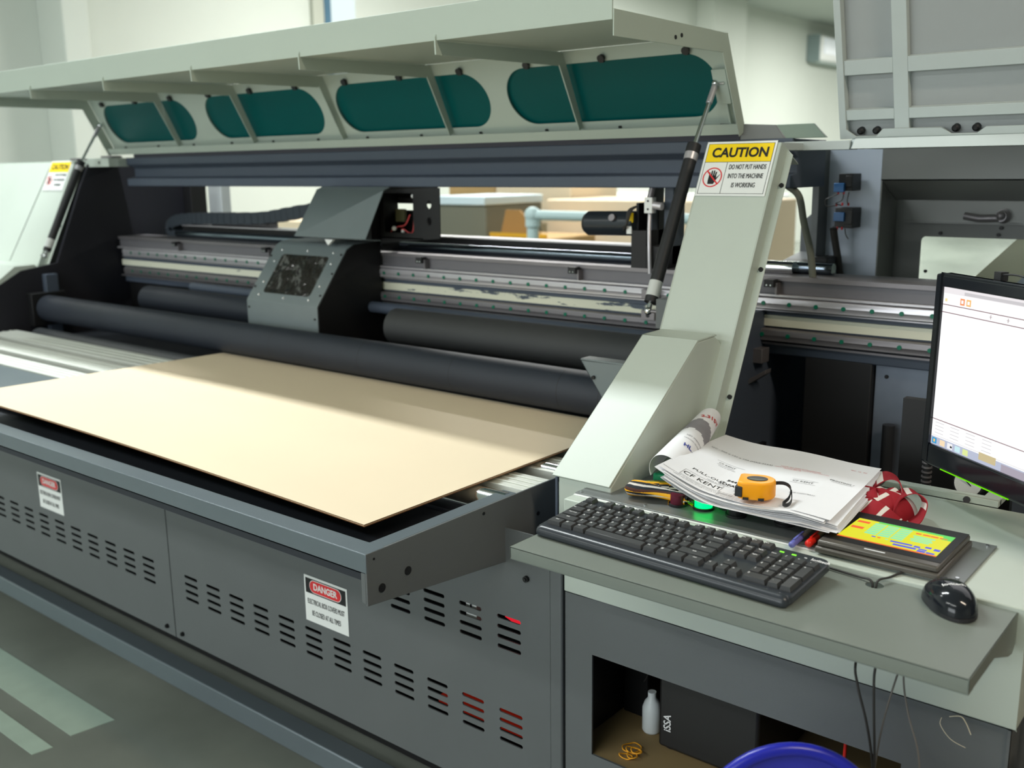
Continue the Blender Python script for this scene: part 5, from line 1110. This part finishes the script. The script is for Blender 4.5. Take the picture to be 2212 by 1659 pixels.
# ================================================================== BACKGROUND
AC = thing('air_conditioner', 'white wall mounted air conditioner high on the far wall', 'air conditioner', (WX+.02, 19.2, 3.27))
b = MB(); b.box(WX+.012, WX+.26, 18.45, 20.2, 3.29, 3.74, WHITE); b.build('housing', None, AC, bevel=.04); b = MB(); b.box(WX+.26, WX+.275, 18.6, 20.1, 3.42, 3.70, mat('ac_front', (.85, .90, .98), .3)); b.build('front_panel', None, AC); b = MB(); b.box(WX+.012, WX+.25, 18.42, 18.46, 3.28, 3.75, mat('ac_side', (.20, .26, .26), .5)); b.box(WX+.02, WX+.24, 18.5, 20.1, 3.262, 3.29, mat('ac_vane', (.35, .42, .40), .5)); b.build('side_cover', None, AC)
def crate(nm, lab, cat, x0, x1, y0, y1, z1, m, z0=0, bev=.01, extra=None):
    t = thing(nm, lab, cat, ((x0+x1)/2, (y0+y1)/2, z0)); b = MB(); b.box(x0, x1, y0, y1, z0, z1, m); b.build(nm+'_body', None, t, bevel=bev)
    if extra: extra(t)
def top1(t):
    b = MB(); b.box(-4.79, -4.29, 4.98, 5.6, 1.215, 1.272, mat('pale_blue_lid', (.62, .74, .80), .5)); b.build('cabinet_top', None, t, bevel=.008)
crate('metal_cabinet', 'grey metal cabinet with a pale top seen through the machine opening', 'cabinet', -4.78, -4.30, 5.0, 5.6, 1.215, mat('cabinet_grey', srgb(112, 112, 98), .6), extra=top1)
def flaps(t):
    b = MB(); b.prism([(-4.02, 5.0, 1.19), (-3.83, 5.0, 1.02), (-3.83, 5.0, .95), (-4.20, 5.0, .95), (-4.13, 5.0, 1.19)], (0, .02, 0), TAN); b.build('shaded_flap', None, t)  # dark wedge at the open flap: its shadow put into the brown
    b = MB(); b.box(-4.26, -3.80, 4.99, 5.0, 1.02, 1.045, mat('yellow_band', srgb(205, 160, 40), .6)); b.build('yellow_band', None, t)
crate('carton', 'open brown carton with a yellow band beside the grey cabinet', 'cardboard box', -4.28, -3.78, 5.01, 5.5, 1.02, KBOX, extra=flaps)
crate('carton', 'low ochre carton at the foot of the pale blue pipe frame', 'cardboard box', -4.30, -3.60, 4.75, 4.95, .985, mat('ochre_carton', srgb(214, 178, 110), .8))
crate('carton', 'tall brown carton standing behind the grey cabinet', 'cardboard box', -5.45, -4.98, 5.9, 6.4, 1.62, KBOX)
crate('carton', 'tall cream carton in the stack behind the open brown one', 'cardboard box', -4.97, -4.27, 5.9, 6.5, 1.75, KCREAM)
crate('carton', 'wide cream carton behind the lift motor and pipe frame', 'cardboard box', -4.26, -2.75, 5.6, 6.3, 1.235, KCREAM)
crate('carton', 'cream carton showing left of the print carriage through the opening', 'cardboard box', -6.9, -5.95, 5.2, 5.8, 1.055, KCREAM)
crate('packing_case', 'pale grey case on the far floor behind the wide cream carton', 'case', -5.9, -4.0, 8.3, 9.0, 1.18, mat('pale_case', (.72, .76, .74), .7))
PF = thing('pipe_frame', 'pale blue pipe frame rack behind the machine', 'pipe frame', (-3.4, 4.6, 0))
b = MB(); b.cyl((-3.62, 4.6, 1.185), (-2.4, 4.6, 1.185), .028, n=24); b.build('top_pipe', PIPE, PF, smooth=40)
b = MB(); b.cyl((-3.60, 4.6, 0), (-3.60, 4.6, 1.19), .034, n=24); b.build('frame_leg', PIPE, PF, smooth=40); b = MB(); b.cyl((-2.4, 4.6, 0), (-2.4, 4.6, 1.19), .034, n=24); b.build('frame_leg', PIPE, PF, smooth=40)
b = MB(); b.sphere((-3.60, 4.6, 1.185), .048, n=20, k=12); b.cyl((-3.60, 4.6, 1.12), (-3.60, 4.6, 1.16), .043, n=20); b.build('pipe_joint', PIPE, PF, smooth=50)
for o in list(bpy.data.objects):
    if 'wloc' in o: del o['wloc']
